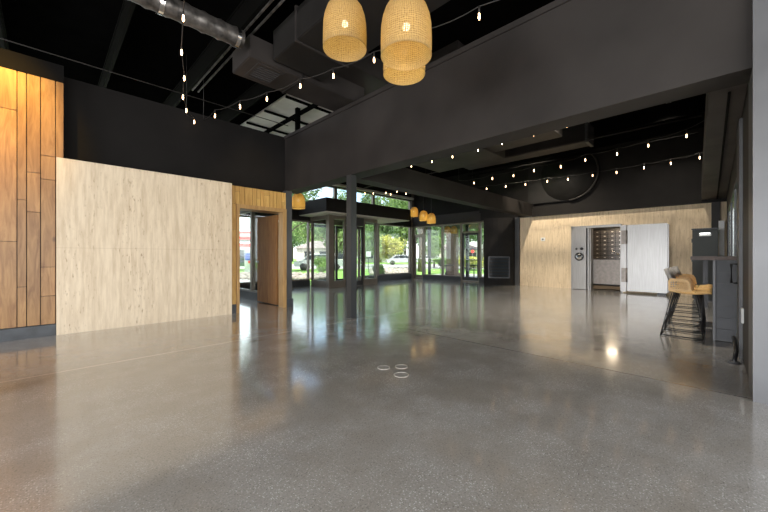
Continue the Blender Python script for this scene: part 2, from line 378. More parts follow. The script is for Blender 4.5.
# left side: charcoal wall, set back behind the stone and plank panels
m = MB(); m.box((-6.4, 7.23, 0), (2.69, 7.45, 3.95)); m.box((2.69, 7.23, 2.2), (3.98, 7.45, 3.95)); m.build('wall_left', 'hdr')['kind'] = 'structure'
struct(bx('wall_left_stone', (.11, 6.79, 0), (2.59, 7.22, 2.585), 'trav'))
struct(bx('wall_left_fascia', (-6.4, 6.83, 3.70), (.19, 7.22, 3.95), 'blackwall'))
def planks(name, x0, x1, z0, z1, y, ws, mat, holes=None, cuts=None):
    m = MB(); x = x0; i = 0
    while x < x1-.01:
        wd = min(ws[i % len(ws)], x1-x); zs = [z0] + [z0 + c for c in (cuts[i % len(cuts)])] + [z1]
        zs = [z for z in zs if z0 <= z <= z1]
        for a, b in zip(zs, zs[1:]):
            m.t = random.random()
            segs = [(a, b)]
            if holes and x+wd > holes[0] and x < holes[1]: segs = [(max(a, holes[2]), b)] if b > holes[2] else []
            for (p, q) in segs:
                if q-p > .01: m.box((x+.003, y, p+.002), (x+wd-.003, y+.05, q-.002), .003)
        x += wd; i += 1
    return struct(m.build(name, mat))
# plank wall, far left (runs on behind the frame edge)
m = MB(); m.box((-6.4, 6.88, .0), (.19, 7.22, 3.70)); struct(m.build('wall_left_backing', 'fascia'))
ws_unused = [.105, .20, .17, .10, .21, .16, .24, .12, .2]
edges = [.312, .20, .015, -.145, -.245, -.47, -.60, -.80, -.99, -1.2]
x = .19; mm = MB(); k = 0
cutz = [[.0], [.575, .99, 2.25, 2.59], [1.77, 2.325], [.72, 1.93], [1.35, 3.15], [.8, 2.9], [1.7], [.5, 2.2], [1.9, 3.1]]
wd_l = [.087, .153, .136, .09, .26, .16, .13, .22, .12]
while x > -6.3:
    wd = wd_l[k % len(wd_l)]; c = [z for z in cutz[k % len(cutz)] if z > .2]
    zs = [.165] + c + [3.70]
    for a, b in zip(zs, zs[1:]):
        mm.t = random.random(); mm.box((x-wd+.004, 6.83, a+.003), (x-.004, 6.88, b-.003), .003)
    x -= wd; k += 1
struct(mm.build('wall_left_planks', 'plank'))
struct(bx('baseboard_left', (-6.3, 6.815, 0), (.105, 6.88, .16), 'base'))
# plank wall around the door
planks('wall_left_door_planks', 2.60, 3.80, 2.20, 2.565, 6.86, [.075, .10, .10, .16, .09, .09, .07, .13, .08, .08, .12], 'plank2', None, [[], [.25], [], [], [], [.16]])
planks('wall_left_door_side_planks', 2.60, 2.70, .18, 2.20, 6.86, [.1], 'plank2', None, [[.6, 1.5]])
struct(bx('wall_left_door_backing', (2.60, 6.905, 2.20), (3.97, 7.22, 2.565), 'fascia'))
m = MB(); m.box((2.60, 6.85, 0), (2.70, 6.91, .18)); struct(m.build('baseboard_door_side', 'base'))
struct(bx('trim_1', (3.80, 6.86, 0), (3.95, 7.00, 2.62), 'graymetal'))
struct(bx('baseboard_post', (3.81, 6.835, 0), (3.97, 6.86, .19), 'base'))
# black ceiling beams
m = MB(); m.box((3.98, -5.4, 2.66), (4.31, 7.23, 3.90)); m.box((3.955, -5.4, 3.90), (4.33, 7.23, 3.97))
struct(m.build('trim_2', 'beam'))
struct(bx('trim_3', (4.31, 4.93, 2.66), (13.1, 5.26, 3.12), 'beam'))
# pier at the right and side wall of front room
struct(bx('wall_front_right', (3.93, -5.4, 0), (4.42, -.21, H), 'pier'))
# right wall of the back room with windows above the ledge bar
struct(bx('wall_right_near', (4.42, -.42, 0), (6.15, -.22, H), 'duct'))
m = MB(); m.box((6.15, -.26, 0), (12.1, -.22, 1.10)); m.box((6.15, -.26, 2.32), (12.1, -.22, H)); m.box((12.1, -.26, 0), (13.3, -.22, H))
struct(m.build('wall_right', 'duct'))
for i, xx in enumerate((6.15, 8.13, 10.11)):
    wn = sempty('window_%d' % (i+1), (xx, -.32, 1.1)); x2 = xx+1.98
    m = MB(); m.box((xx, -.255, 1.1), (xx+.06, -.222, 2.32)); m.box((x2-.06, -.255, 1.1), (x2, -.222, 2.32)); m.box((xx+.06, -.3, 2.26), (x2-.06, -.222, 2.32)); m.box((xx+.06, -.3, 1.1), (x2-.06, -.222, 1.15))
    m.build('window_frame', 'graymetal', wn); bx('pane', (xx+.06, -.242, 1.15), (x2-.06, -.236, 2.26), 'glass', wn)
# vault wall
m = MB(); Y0, Y1 = 1.02, 3.62
for a, b in (((13.1, -.22, 0), (13.35, 2.12, 2.64)), ((13.1, 3.55, 0), (13.35, 5.45, 2.64)), ((13.1, 2.12, 2.16), (13.35, 3.55, 2.64))): m.box(a, b)
struct(m.build('wall_back', 'travgold'))
m = MB(); m.box((12.95, -.22, 2.64), (13.3, 4.93, 2.98)); m.box((13.1, -.22, 2.98), (13.4, 7.2, H)); m.box((13.1, 5.27, 2.66), (13.4, 7.15, 2.98)); struct(m.build('wall_back_upper', 'fascia'))
struct(bx('trim_4', (13.02, 5.46, 0), (13.3, 5.64, 2.66), 'graymetal'))
# skewed bulkhead along the right wall
m = MB(); m.prism([(4.33, .04), (12.95, .28), (12.95, -.21), (4.33, -.21)], 2.72, 3.25); struct(m.build('trim_5', 'duct3'))
struct(MB().prism([(4.6, -.085), (12.9, -.02), (12.9, -.05), (4.6, -.105)], 2.70, 2.72).build('trim_16', 'blackwall'))
struct(bx('trim_6', (4.33, .30, 2.98), (4.5, 1.0, 3.25), 'duct2'))
# charcoal pillar
m = MB(); pts = [(13.38, 7.08), (12.35, 6.60)]
for k in range(7):
    a = k/6; px_ = 12.35 + (12.83-12.35)*a; py_ = 6.60 + (5.62-6.60)*a; bulge = .10*math.sin(PI*a); pts.append((px_-bulge*.88, py_-bulge*.45))
pts += [(13.1, 5.62), (13.38, 5.62)]
pil = []
m.prism([p for i, p in enumerate(pts) if i != 1], 0, 2.655); struct(m.build('wall_pillar', 'fascia'))

# exterior glazing wall, Y = 11.2
def glazing(name, loc, parts_solid, panes, mat='bronze', darks=()):
    o = sempty(name, loc)
    m = MB()
    for a, b in parts_solid: m.box(a, b)
    m.build('window_frame', mat, o)
    if darks:
        m = MB()
        for a, b in darks: m.box(a, b)
        m.build('curb', 'curb', o)
    for a, b in panes: bx('pane', a, b, 'glass', o)
    return o
wi = 4
def run_x(xs, y, z0, z1, curb=.22, fr=.05, mat='bronze'):
    global wi
    for a, b in zip(xs, xs[1:]):
        s = [((a, y-.06, z0), (a+fr, y+.06, z1)), ((b-fr, y-.06, z0), (b, y+.06, z1)), ((a+fr, y-.06, z1-fr), (b-fr, y+.06, z1)), ((a+fr, y-.06, z0), (b-fr, y+.06, z0+fr))]
        dk = [((a, y-.10, 0), (b, y+.10, z0))] if curb else ()
        glazing('window_%d' % wi, (a, y, 0 if curb else z0), s, [((a+fr, y-.006, z0+fr), (b-fr, y+.006, z1-fr))], mat, dk); wi += 1
run_x([3.95, 5.05, 6.22, 7.17], 11.2, .22, 2.50)
struct(bx('wall_exterior_header', (3.9, 11.1, 2.50), (7.17, 11.3, 3.0), 'fascia'))
run_x([9.72, 10.9], 11.2, .22, 2.62)
run_x([10.9, 13.22], 11.2, .25, 2.66)
struct(bx('wall_exterior_band', (7.17, 11.12, 2.66), (13.4, 11.3, 3.0), 'fascia'))
# clerestory
run_x([3.95, 6.27, 8.44, 10.60, 13.22], 11.2, 3.0, 4.02, curb=0, fr=.06, mat='bronze')
struct(bx('wall_exterior_top', (3.9, 11.1, 4.02), (13.5, 11.3, H), 'fascia'))
struct(bx('trim_7', (13.22, 11.08, 0), (13.52, 11.32, H), 'bronze'))
struct(bx('trim_8', (3.97, 10.98, 4.02), (13.3, 11.10, 4.12), 'pale_board'))
# glazing wall X = 13.42
ym = [11.08, 10.43, 9.31, 8.27, 7.34, 7.02]
for i, (b, a) in enumerate(zip(ym, ym[1:])):
    X = 13.42; fr = .05; isdoor = i in (0, 3); z0 = 0 if isdoor else .2
    s = [((X-.06, a, z0), (X+.06, a+fr, 2.66)), ((X-.06, b-fr, z0), (X+.06, b, 2.66)), ((X-.06, a+fr, 2.60), (X+.06, b-fr, 2.66)), ((X-.06, a+fr, z0), (X+.06, b-fr, z0+.04))]
    if isdoor:
        s.append(((X-.06, a+fr, 2.2), (X+.06, b-fr, 2.26)))
        d = glazing('window_%d' % wi, (X, a, 0), s, [((X-.006, a+fr, 2.26), (X+.006, b-fr, 2.60))])
        dd = sempty('door_%d' % (1 if i == 0 else 2), (X, a, 0))
        m = MB(); A, B = a+fr+.01, b-fr-.01
        m.box((X-.03, A, .05), (X+.03, A+.07, 2.19)); m.box((X-.03, B-.07, .05), (X+.03, B, 2.19)); m.box((X-.03, A+.07, 2.09), (X+.03, B-.07, 2.19)); m.box((X-.03, A+.07, .05), (X+.03, B-.07, .20))
        m.build('door_frame', 'bronze' if i == 0 else 'bronze_dark', dd)
        bx('pane', (X-.006, A+.07, .20), (X+.006, B-.07, 2.09), 'glass', dd)
        MB().tube([(X-.03, A+.10, 1.0), (X-.10, A+.10, 1.0), (X-.10, B-.10, 1.0), (X-.03, B-.10, 1.0)], .014).build('push_bar', 'chrome', dd)
    else:
        glazing('window_%d' % wi, (X, a, 0), s, [((X-.006, a+fr, z0+.04), (X+.006, b-fr, 2.60))], 'bronze', [((X-.10, a, 0), (X+.10, b, z0))])
    wi += 1
struct(bx('wall_exterior_right_header', (13.30, 7.0, 2.66), (13.55, 11.1, 3.12), 'beam'))
struct(bx('wall_exterior_right_top', (13.42, 7.2, 3.12), (13.6, 11.1, H), 'hdr'))
# sloping plaster panel over the corner door
m = MB(); m.prism([(11.2, 9.0), (13.4, 7.0), (13.4, 11.05), (11.2, 11.05)], 3.72, 3.80)

# entry vestibule: dropped soffit box with glass walls below
struct(bx('wall_vestibule_fascia', (6.62, 9.28, 2.67), (11.0, 11.08, 3.125), 'fascia'))
struct(bx('trim_9', (6.66, 9.32, 2.645), (10.96, 11.04, 2.67), 'soffit'))
def vpanel(name, ax, c, a, b, kick, fr=.05, door=False, mat='bronze'):
    """a glazed bay in the plane x=c (ax 0) or y=c (ax 1) running a..b"""
    def q(u, v, t0, z): return (c+t0, u, z) if ax == 0 else (u, c+t0, z)
    o = sempty(name, q(a, 0, 0, 0)); m = MB()
    m.box(q(a, 0, -.05, 0), q(a+fr, 0, .05, 2.64)); m.box(q(b-fr, 0, -.05, 0), q(b, 0, .05, 2.64))
    m.box(q(a+fr, 0, -.05, 2.50), q(b-fr, 0, .05, 2.64)); m.box(q(a+fr, 0, -.05, 0), q(b-fr, 0, .05, kick))
    m.build('window_frame', mat, o)
    bx('pane', q(a+fr, 0, -.006, kick), q(b-fr, 0, .006, 2.50), 'glass', o); return o
VX0, VX1, VY = 7.25, 9.62, 9.95
struct(bx('trim_10', (VX0-.09, VY-.09, 0), (VX0+.09, VY+.09, 2.645), 'bronze'))
vpanel('window_%d' % wi, 0, VX0, VY+.1, 11.08, .24); wi += 1
vpanel('window_%d' % wi, 1, VY, VX0+.1, 7.95, .24); wi += 1
vpanel('window_%d' % wi, 1, VY, 8.87, 9.62, .24, .06); wi += 1
vpanel('window_%d' % wi, 0, VX1, VY+.06, 11.08, .24); wi += 1
dd = sempty('door_3', (7.95, VY, 0)); m = MB()
m.box((7.96, VY-.03, .01), (8.04, VY+.03, 2.3)); m.box((8.78, VY-.03, .01), (8.86, VY+.03, 2.3)); m.box((8.04, VY-.03, 2.2), (8.78, VY+.03, 2.3)); m.box((8.04, VY-.03, .01), (8.78, VY+.03, .2))
m.build('door_frame', 'bronze_dark', dd); bx('pane', (8.04, VY-.006, .2), (8.78, VY+.006, 2.2), 'glass', dd)
m = MB().tube([(8.72, VY-.04, .8), (8.72, VY-.10, .8), (8.72, VY-.10, 1.4), (8.72, VY-.04, 1.4)], .014); m.build('door_handle', 'chrome', dd)
struct(bx('trim_11', (7.95, VY-.05, 2.32), (8.87, VY+.05, 2.645), 'bronze_dark'))
# exterior pair of doors of the vestibule
dd = sempty('door_4', (7.25, 11.2, 0)); m = MB()
for a, b in ((7.3, 8.4), (8.46, 9.6)):
    m.box((a, 11.17, .01), (a+.09, 11.23, 2.4)); m.box((b-.09, 11.17, .01), (b, 11.23, 2.4)); m.box((a+.09, 11.17, 2.3), (b-.09, 11.23, 2.4)); m.box((a+.09, 11.17, .01), (b-.09, 11.23, .2))
m.build('door_frame', 'bronze_dark', dd)
bx('pane', (7.39, 11.194, .2), (8.31, 11.206, 2.3), 'glass', dd); bx('pane', (8.55, 11.194, .2), (9.51, 11.206, 2.3), 'glass', dd)
struct(bx('trim_12', (7.17, 11.15, 2.42), (9.72, 11.27, 2.66), 'bronze'))

# side passage behind the wooden door
struct(bx('wall_passage_left', (1.3, 7.45, 0), (1.45, 11.2, 2.9), 'hdr'))
struct(bx('wall_passage_ceiling', (1.3, 7.45, 2.55), (3.85, 11.3, 2.7), 'hdr'))
for (a, b) in ((7.05, 8.76), (8.76, 11.08)):
    X = 3.88; fr = .09
    s = [((X-.05, a, .2), (X+.05, a+fr/2, 2.55)), ((X-.05, b-fr/2, .2), (X+.05, b, 2.55)), ((X-.05, a+fr/2, 2.33), (X+.05, b-fr/2, 2.55)), ((X-.05, a+fr/2, .2), (X+.05, b-fr/2, .24))]
    glazing('window_%d' % wi, (X, a, 0), s, [((X-.006, a+fr/2, .24), (X+.006, b-fr/2, 2.33))], 'bronze', [((X-.07, a, 0), (X+.07, b, .2))]); wi += 1
run_x([1.45, 3.8], 11.2, .22, 2.5)
# wooden door frame and open leaf
dd = sempty('door_5', (3.2, 6.9, 0)); m = MB()
m.box((2.70, 6.83, 0), (2.76, 7.22, 2.12)); m.box((3.71, 6.83, 0), (3.80, 7.03, 2.12)); m.box((2.70, 6.83, 2.12), (3.80, 7.22, 2.20)); m.build('door_frame', 'frame_wood', dd)
lf = bx('door_leaf', (3.75, 7.20, .02), (3.80, 8.20, 2.10), 'door_wood', dd, .004)
m = MB(); m.tube([(3.75, 8.12, 1.0), (3.69, 8.12, 1.0)], .014); m.tube([(3.69, 8.13, 1.0), (3.69, 7.98, 1.0)], .014); m.lathe([(.0, 0), (.028, 0), (.028, .008), (0, .008)], 16, (3.742, 8.12, 1.0), 'X'); m.build('door_handle', 'chrome', lf)

# rear walls behind the viewer, with the windows the daylight comes through
m = MB(); m.box((-6.4, -5.4, 3.1), (-6.2, 7.3, H)); m.box((-6.4, -5.4, 0), (-6.2, -3.1, 3.1)); m.box((-6.4, 6.1, 0), (-6.2, 7.3, 3.1)); m.box((-6.4, -3.1, 0), (-6.2, 6.1, .3)); struct(m.build('wall_rear', 'hdr'))
m = MB(); m.box((-6.4, -5.4, 3.1), (4.0, -5.2, H)); m.box((-6.4, -5.4, 0), (-5.3, -5.2, 3.1)); m.box((3.3, -5.4, 0), (4.0, -5.2, 3.1)); m.box((-5.3, -5.4, 0), (3.3, -5.2, .3)); struct(m.build('wall_side', 'hdr'))

# ---- vault room
m = MB(); m.box((13.35, 1.5, 0), (16.2, 1.65, 2.7)); m.box((13.35, 4.35, 0), (16.2, 4.5, 2.7)); m.box((16.05, 1.5, 0), (16.2, 4.5, 2.7)); m.box((13.35, 1.65, 2.5), (16.05, 4.35, 2.7)); struct(m.build('wall_vault_room', 'vaultwall'))
struct(bx('floor_vault_room', (13.35, 1.5, -.1), (16.2, 4.5, 0.0), 'vaultwall'))
light('AREA', 'vault_ceiling_lamp', (14.4, 2.7, 2.42), (14.4, 2.7, 0), 26, (1.0, .80, .56), shape='RECTANGLE', size=.9, size_y=.3)
t = thing('ceiling_panel_lamp', 'flat lamp on the ceiling inside the steel vault', 'lamp', (14.4, 2.7, 2.45)); bx('housing', (13.9, 2.5, 2.45), (14.9, 2.9, 2.499), 'white', t)

# steel frame of the vault, built in
vf = thing('vault_door_frame', 'brushed steel vault door surround with round lock dial, set in the travertine wall', 'vault frame', (13.0, 2.6, 0))
m = MB(); m.box((12.93, 3.5, 2.06), (13.1, 3.58, 2.17)); m.box((12.975, 2.14, 2.10), (13.12, 3.59, 2.18), .004); m.box((12.93, 3.54, 0), (13.1, 3.59, 2.18), .004); m.build('lintel', 'steel', vf)
pn = bx('lock_panel', (12.90, 3.12, 0.01), (13.1, 3.53, 2.10), 'steel', vf, .006)
MB().box((12.99, 3.05, 0), (13.3, 3.10, 2.10)).build('jamb', 'steel', vf)
bx('jamb', (12.97, 3.0, 0), (13.3, 3.03, 2.10), 'steel', vf)
yc = 3.325
m = MB(); m.lathe([(0, .0), (.14, 0), (.14, -.03), (.115, -.045), (.10, -.03), (0, -.03)], 32, (12.90, yc, 1.13), 'X'); dl = m.build('dial', 'blackmetal', pn)
m = MB(); m.lathe([(0, -.03), (.10, -.03), (.09, -.05), (0, -.05)], 32, (12.90, yc, 1.13), 'X'); m.build('dial_plate', 'chrome', pn)
m = MB(); m.tube([(12.84, yc-.08, 1.13), (12.84, yc+.08, 1.13)], .012); m.tube([(12.85, yc, 1.13), (12.83, yc, 1.13)], .03, 16); m.build('dial_grip', 'blackmetal', pn)
for dy, r in ((.085, .035), (-.075, .048)):
    MB().lathe([(0, 0), (r, 0), (r, -.03), (r*.7, -.05), (0, -.05)], 24, (12.90, yc+dy, 1.40), 'X').build('knob', 'blackmetal', pn)
vd = thing('vault_door', 'massive brushed steel vault door slab swung fully open against the wall', 'vault door', (12.8, 1.5, .05))
m = MB(); m.box((12.70, .99, .06), (12.96, 1.95, 2.11), .012); m.build('slab', 'steel', vd)
m = MB(); m.box((12.78, .965, .10), (12.90, .99, 2.08)); m.build('edge_strip', 'steel', vd)
m = MB(); m.box((12.72, 1.97, .04), (12.97, 2.13, 2.12), .01); hp = m.build('hinge_post', 'steel', vd)
for z0, z1 in ((1.52, 1.95), (.34, .78)):
    m = MB(); m.box((12.69, 1.975, z0), (12.719, 2.10, z1), .004); m.tube([(12.70, 1.96, z0), (12.70, 1.96, z1)], .022, 12); m.build('hinge', 'gate', vd)
bx('floor_bolt', (12.66, 1.02, .0), (12.86, 1.22, .05), 'blackmetal', vd)
gt = thing('vault_day_gate', 'half-height brushed steel gate in the vault opening', 'gate', (13.2, 2.6, 0))
m = MB(); m.box((13.24, 2.16, .20), (13.27, 2.99, 1.03), .004); m.build('gate_panel', 'gate', gt)
m = MB(); m.box((13.22, 2.14, .0), (13.30, 2.17, 1.06)); m.build('gate_post', 'steel', gt)
m = MB(); m.tube([(13.22, 2.30, 1.2), (13.17, 2.24, 1.2), (13.17, 2.45, 1.32)], .018); m.tube([(13.26, 2.2, 1.03), (13.26, 2.2, 1.36)], .03, 12); m.build('gate_latch', 'chrome', gt)
cab = thing('safe_deposit_cabinet', 'bank of small steel safe deposit boxes inside the vault', 'cabinet', (15.4, 3.1, 0))
bx('carcass', (15.20, 1.7, 0), (15.9, 4.30, 2.2), 'blackmetal', cab)
rows, cols = 12, 8; dw = .245
dproto = pproto = None
for c in range(cols):
    for r in range(rows):
        y0 = 2.20+c*dw; z0 = .20+r*.163
        if dproto is None:
            dproto = bx('box_door', (15.175, y0+.008, z0+.008), (15.199, y0+dw-.008, z0+.155), 'deposit', cab, .003)
            pproto = bx('name_plate', (15.165, y0+.07, z0+.065), (15.176, y0+.13, z0+.095), 'plate', dproto)
        else:
            d = dproto.copy(); COL.objects.link(d); d.parent = cab; d.location = (0, c*dw, r*.163)
            p = pproto.copy(); COL.objects.link(p); p.parent = d

# ================================================================ COLUMNS
m = MB(); m.box((3.965, 4.78, .012), (4.105, 4.92, 2.66), .006)
cl = thing('steel_column', 'slim dark grey square steel column standing free in the middle of the room', 'column', (4.035, 4.85, 0))
m.build('shaft', 'colpaint', cl); bx('base_plate', (3.955, 4.77, 0), (4.115, 4.93, .012), 'colpaint', cl)
hp = tag(bx('hanger_post', (4.52, 7.6, 3.4), (4.62, 7.7, 4.98), 'black'), 'thin black steel post rising to the pale ceiling boards above the corner', 'post')

# ================================================================ CEILING SERVICES
# pale boards above the entry corner, clerestory daylight put into their colour; black straps
m = MB(); m.box((4.02, 5.5, 4.955), (7.4, 10.4, 4.998)); struct(m.build('ceiling_boards', 'pale_board'))
m = MB()
for yy in (7.2, 8.3, 9.4): m.box((4.0, yy, 4.90), (7.2, yy+.05, 4.95))
m.box((4.62, 5.5, 4.80), (4.67, 10.4, 4.90)); m.box((5.5, 5.5, 4.7), (5.85, 10.4, 4.94)); struct(m.build('trim_13', 'black'))
# joists running along Y
m = MB()
for x in (-4.6, -3.2, -1.8, -.5, .85, 2.1, 3.3, 6.9, 8.3, 9.7, 11.1, 12.4):
    m.box((x-.025, -5.1, 4.60), (x+.025, 11.0, 4.62)); m.box((x-.025, -5.1, 4.96), (x+.025, 11.0, 4.99)); m.box((x-.008, -5.1, 4.62), (x+.008, 11.0, 4.96))
struct(m.build('trim_14', 'joist'))
def tube_thing(name, label, cat, pts, r, mat, seg=10): return tag(MB().tube(pts, r, seg).build(name, mat), label, cat)
tube_thing('conduit', 'long thin grey conduit running above the black wall on the left', 'pipe', [(-5, 7.12, 4.2), (4.0, 7.12, 4.2)], .008, 'duct')
tube_thing('conduit', 'short thin conduit crossing the dark ceiling top left', 'pipe', [(-.3, 4.6, 4.5), (.85, 4.6, 4.5), (.9, 5.2, 4.55)], .009, 'graymetal')
r1 = tag(MB().box((1.99, 2.2, 4.35), (2.01, 7.2, 4.375)).box((2.09, 2.2, 4.35), (2.11, 7.2, 4.375)).build('steel_rail', 'spiral'), 'twin shiny steel rails hung under the black ceiling beside the box duct', 'rail')
# spiral duct
t = thing('spiral_duct', 'shiny round spiral duct hung across the top left of the ceiling', 'duct', (1.0, 4.62, 4.05))
prof = []; n = 70
for i in range(n+1):
    x = -1.6+i*(3.55)/n; prof.append((.116+(.014 if i % 4 == 0 else 0), x))
MB().lathe(prof, 24, (0, 4.75, 4.20), 'X').build('duct_pipe', 'spiral', t)
for x in (.95, 1.85): MB().lathe([(.13, x), (.13, x+.05)], 24, (0, 4.75, 4.20), 'X').build('duct_band', 'chrome', t)
# rectangular ducts
t = thing('box_duct', 'dark rectangular duct with a ceiling vent on its underside', 'duct', (2.9, 5.0, 4.0))
MB().box((2.05, 4.72, 4.0), (4.25, 5.36, 4.33), .01).build('duct_body', 'duct', t)
MB().box((2.9, 4.70, 3.985), (2.93, 5.38, 4.345)).build('duct_flange', 'duct2', t)
g = MB().box((2.2, 4.78, 3.985), (2.62, 4.82, 4.0)).box((2.2, 5.22, 3.985), (2.62, 5.26, 4.0)).box((2.2, 4.82, 3.985), (2.24, 5.22, 4.0)).box((2.58, 4.82, 3.985), (2.62, 5.22, 4.0))
vg = g.build('vent_frame', 'duct', t); m = MB()
for k in range(6): m.box((2.24, 4.86+k*.06, 3.988), (2.58, 4.872+k*.06, 3.999))
m.build('vent_slats', 'graymetal', vg)
t = thing('trunk_duct', 'wide dark trunk duct crossing the ceiling behind the hanging lamps', 'duct', (2.9, 1.5, 4.1))
MB().box((2.38, -3.5, 4.06), (3.25, 4.68, 4.50), .01).build('duct_body', 'duct2', t)
for y in (-.5, 1.0, 2.5, 4.0): bx('duct_flange', (2.36, y, 4.04), (3.27, y+.03, 4.52), 'duct', t)
t = thing('branch_duct', 'dark branch duct stacked over the end of the box duct near the charcoal beam', 'duct', (3.8, 4.8, 4.1))
MB().box((3.3, 4.3, 4.335), (4.5, 5.1, 4.7), .01).build('duct_body', 'duct', t)
MB().box((3.28, 4.28, 4.335), (3.30, 5.12, 4.72)).build('duct_flange', 'duct2', t)
t = thing('ceiling_diffuser', 'square stepped black air diffuser above the largest hanging lamps', 'vent', (3.6, 3.4, 4.7))
for k in range(4):
    r = .30-k*.07; z = 4.66+k*.012
    MB().box((3.62-r, 3.4-r, z), (3.62+r, 3.4-r+.03, z+.03)).box((3.62-r, 3.4+r-.03, z), (3.62+r, 3.4+r, z+.03)).box((3.62-r, 3.4-r+.03, z), (3.62-r+.03, 3.4+r-.03, z+.03)).box((3.62+r-.03, 3.4-r+.03, z), (3.62+r, 3.4+r-.03, z+.03)).build('diffuser_ring', 'duct', t)
bx('diffuser_box', (3.36, 3.1, 4.74), (3.9, 3.7, 4.99), 'duct2', t)
# back-room ducts
t = thing('square_duct', 'square duct with a pale open end hanging in the back room ceiling', 'duct', (9.9, 3.8, 4.0))
MB().box((9.6, 2.35, 4.05), (10.1, 5.9, 4.5), .01).build('duct_body', 'duct', t)
MB().box((9.58, 2.27, 4.02), (10.12, 2.34, 4.52)).build('duct_collar', 'graymetal', t)
for y in (3.2, 4.6): MB().tube([(9.85, y, 4.5), (9.85, y, 4.99)], .01).build('hanger_rod', 'graymetal', t)
t = thing('low_plenum', 'broad low plenum duct in the back room beside the charcoal beam', 'duct', (8.4, 5.4, 3.95))
MB().box((7.6, 4.3, 3.95), (9.3, 6.6, 4.3), .01).build('duct_body', 'duct3', t)
MB().prism([(7.6, 4.9), (7.6, 6.2), (7.15, 5.9), (7.15, 5.2)], 4.0, 4.25).build('duct_reducer', 'duct', t)
MB().tube([(8.4, 5.0, 4.3), (8.4, 5.0, 4.99)], .01).build('hanger_rod', 'graymetal', t)
MB().box((8.0, 2.6, 4.0), (8.7, 4.3, 4.28), .01).build('duct_branch', 'duct3', t)
t = thing('slatted_vent', 'slatted black vent cassette in the ceiling above the cross beam', 'vent', (6.1, 6.2, 4.2))
m = MB()
for k in range(7): m.box((5.2+k*.1, 3.3, 4.35), (5.24+k*.1, 4.1, 4.42))
m.box((5.15, 3.25, 4.42), (5.9, 4.15, 4.99)); m.build('slats', 'duct', t)
cr = thing('round_duct_end', 'large black disc with a raised rim high on the wall above the vault', 'vent', (12.9, 3.7, 3.1))
MB().lathe([(0, 0), (.92, 0), (.92, .10), (0, .10)], 48, (12.98, 3.70, 4.04), 'X').build('disc', 'duct2', cr)
bx('plate', (12.99, 3.72, 3.12), (13.08, 5.1, 4.96), 'duct2', cr)
MB().tube([(12.97, 3.70-.92*math.cos(a_), 4.04+.92*math.sin(a_)) for a_ in [-1.55+k*.12 for k in range(20)]], .03, 8).build('rim', 'duct', cr)
for yy in (2.5, 1.2): pass
tube_thing('sprinkler_pipe', 'thin sprinkler pipe running deep in the back room ceiling', 'pipe', [(9.42, .2, 4.02), (9.42, 10.5, 4.02)], .015, 'duct')
tube_thing('sprinkler_pipe', 'sprinkler pipe nearest the vault wall in the back room ceiling', 'pipe', [(11.0, .3, 4.99), (11.0, .3, 4.1), (11.0, 6.5, 4.1), (11.0, 6.5, 4.99)], .02, 'joist')

# string lights: a cord and its bulbs
def string_light(label, pts, drop, anchors, zc):
    t = thing('string_light', label, 'string lights', (pts[0][0], pts[0][1], zc), 'string lights')
    path = [anchors[0]]
    allp = [(p[0], p[1], p[2]+drop) for p in pts]
    path += allp; path.append(anchors[1])
    fine = []
    for a, b in zip(path, path[1:]):
        a, b = Vector(a), Vector(b); sag = min(.05, .05*(b-a).length)
        for k in range(4):
            s_ = k/4; q = a.lerp(b, s_); q.z -= sag*4*s_*(1-s_); fine.append(q)
    fine.append(Vector(path[-1]))
    MB().tube(fine, .0055, 6).build('cord', 'cord', t)
    for q in (path[0], path[-1]): MB().tube([q, (q[0], q[1], 5.0)], .005, 6).build('hanging_wire', 'cord', t)
    for p in pts:
        b = MB(); b.lathe([(.001, -.036), (.007, -.03), (.0105, -.016), (.011, -.003), (.009, .016), (.008, .034)], 12, p); b.build('bulb', 'bulb', t)
        s_ = MB(); s_.tube([(p[0], p[1], p[2]+.034), (p[0], p[1], p[2]+drop)], .0105, 8); s_.build('socket', 'cord', t)
    return t
string_light('string of warm bulbs hanging straight down the ceiling above the black wall', [(1.04, 4.06, 3.7), (1.19, 4.72, 3.68), (1.39, 5.38, 3.68), (1.54, 6.03, 3.68), (1.73, 6.57, 3.69), (1.99, 7.05, 3.7)], .075, [(.9, 3.4, 3.9), (1.90, 7.2, 3.85)], 3.8)
string_light('string of warm bulbs crossing from the black wall behind the hanging lamps', [(2.17, 6.48, 3.7), (2.34, 5.78, 3.7), (2.53, 5.18, 3.7), (2.69, 4.43, 3.7), (2.87, 3.85, 3.7), (3.01, 3.16, 3.7), (3.13, 2.45, 3.7), (3.25, 1.79, 3.7)], .11, [(2.2, 7.2, 3.85), (3.6, .2, 3.85)], 3.85)
string_light('string of warm bulbs just behind the big charcoal beam', [(7.0, 5.88, 3.6), (7.04, 5.22, 3.6), (7.06, 4.61, 3.6), (7.05, 3.91, 3.6), (6.96, 3.29, 3.6), (6.91, 2.6, 3.6), (6.91, 1.99, 3.6)], .10, [(7.0, 6.6, 3.75), (6.9, .2, 3.9)], 3.7)
string_light('middle string of warm bulbs across the back room ceiling', [(10.12, 5.76, 3.6), (9.95, 5.02, 3.6), (10.04, 4.38, 3.6), (9.86, 3.7, 3.6), (9.95, 3.02, 3.6), (9.69, 2.36, 3.6), (9.66, 1.68, 3.6), (9.42, 1.06, 3.6), (9.21, 0.42, 3.6)], .14, [(10.2, 6.4, 3.8), (9.1, .1, 3.85)], 3.7)
string_light('string of warm bulbs nearest the vault wall', [(11.31, 5.93, 3.6), (11.4, 5.25, 3.6), (11.57, 4.63, 3.6), (11.61, 3.93, 3.6), (11.74, 3.35, 3.6), (11.71, 2.66, 3.6), (11.77, 2.06, 3.6), (11.68, 1.41, 3.6), (11.64, 0.84, 3.6), (11.48, 0.28, 3.6)], .12, [(11.3, 6.5, 3.75), (11.5, .1, 3.75)], 3.7)
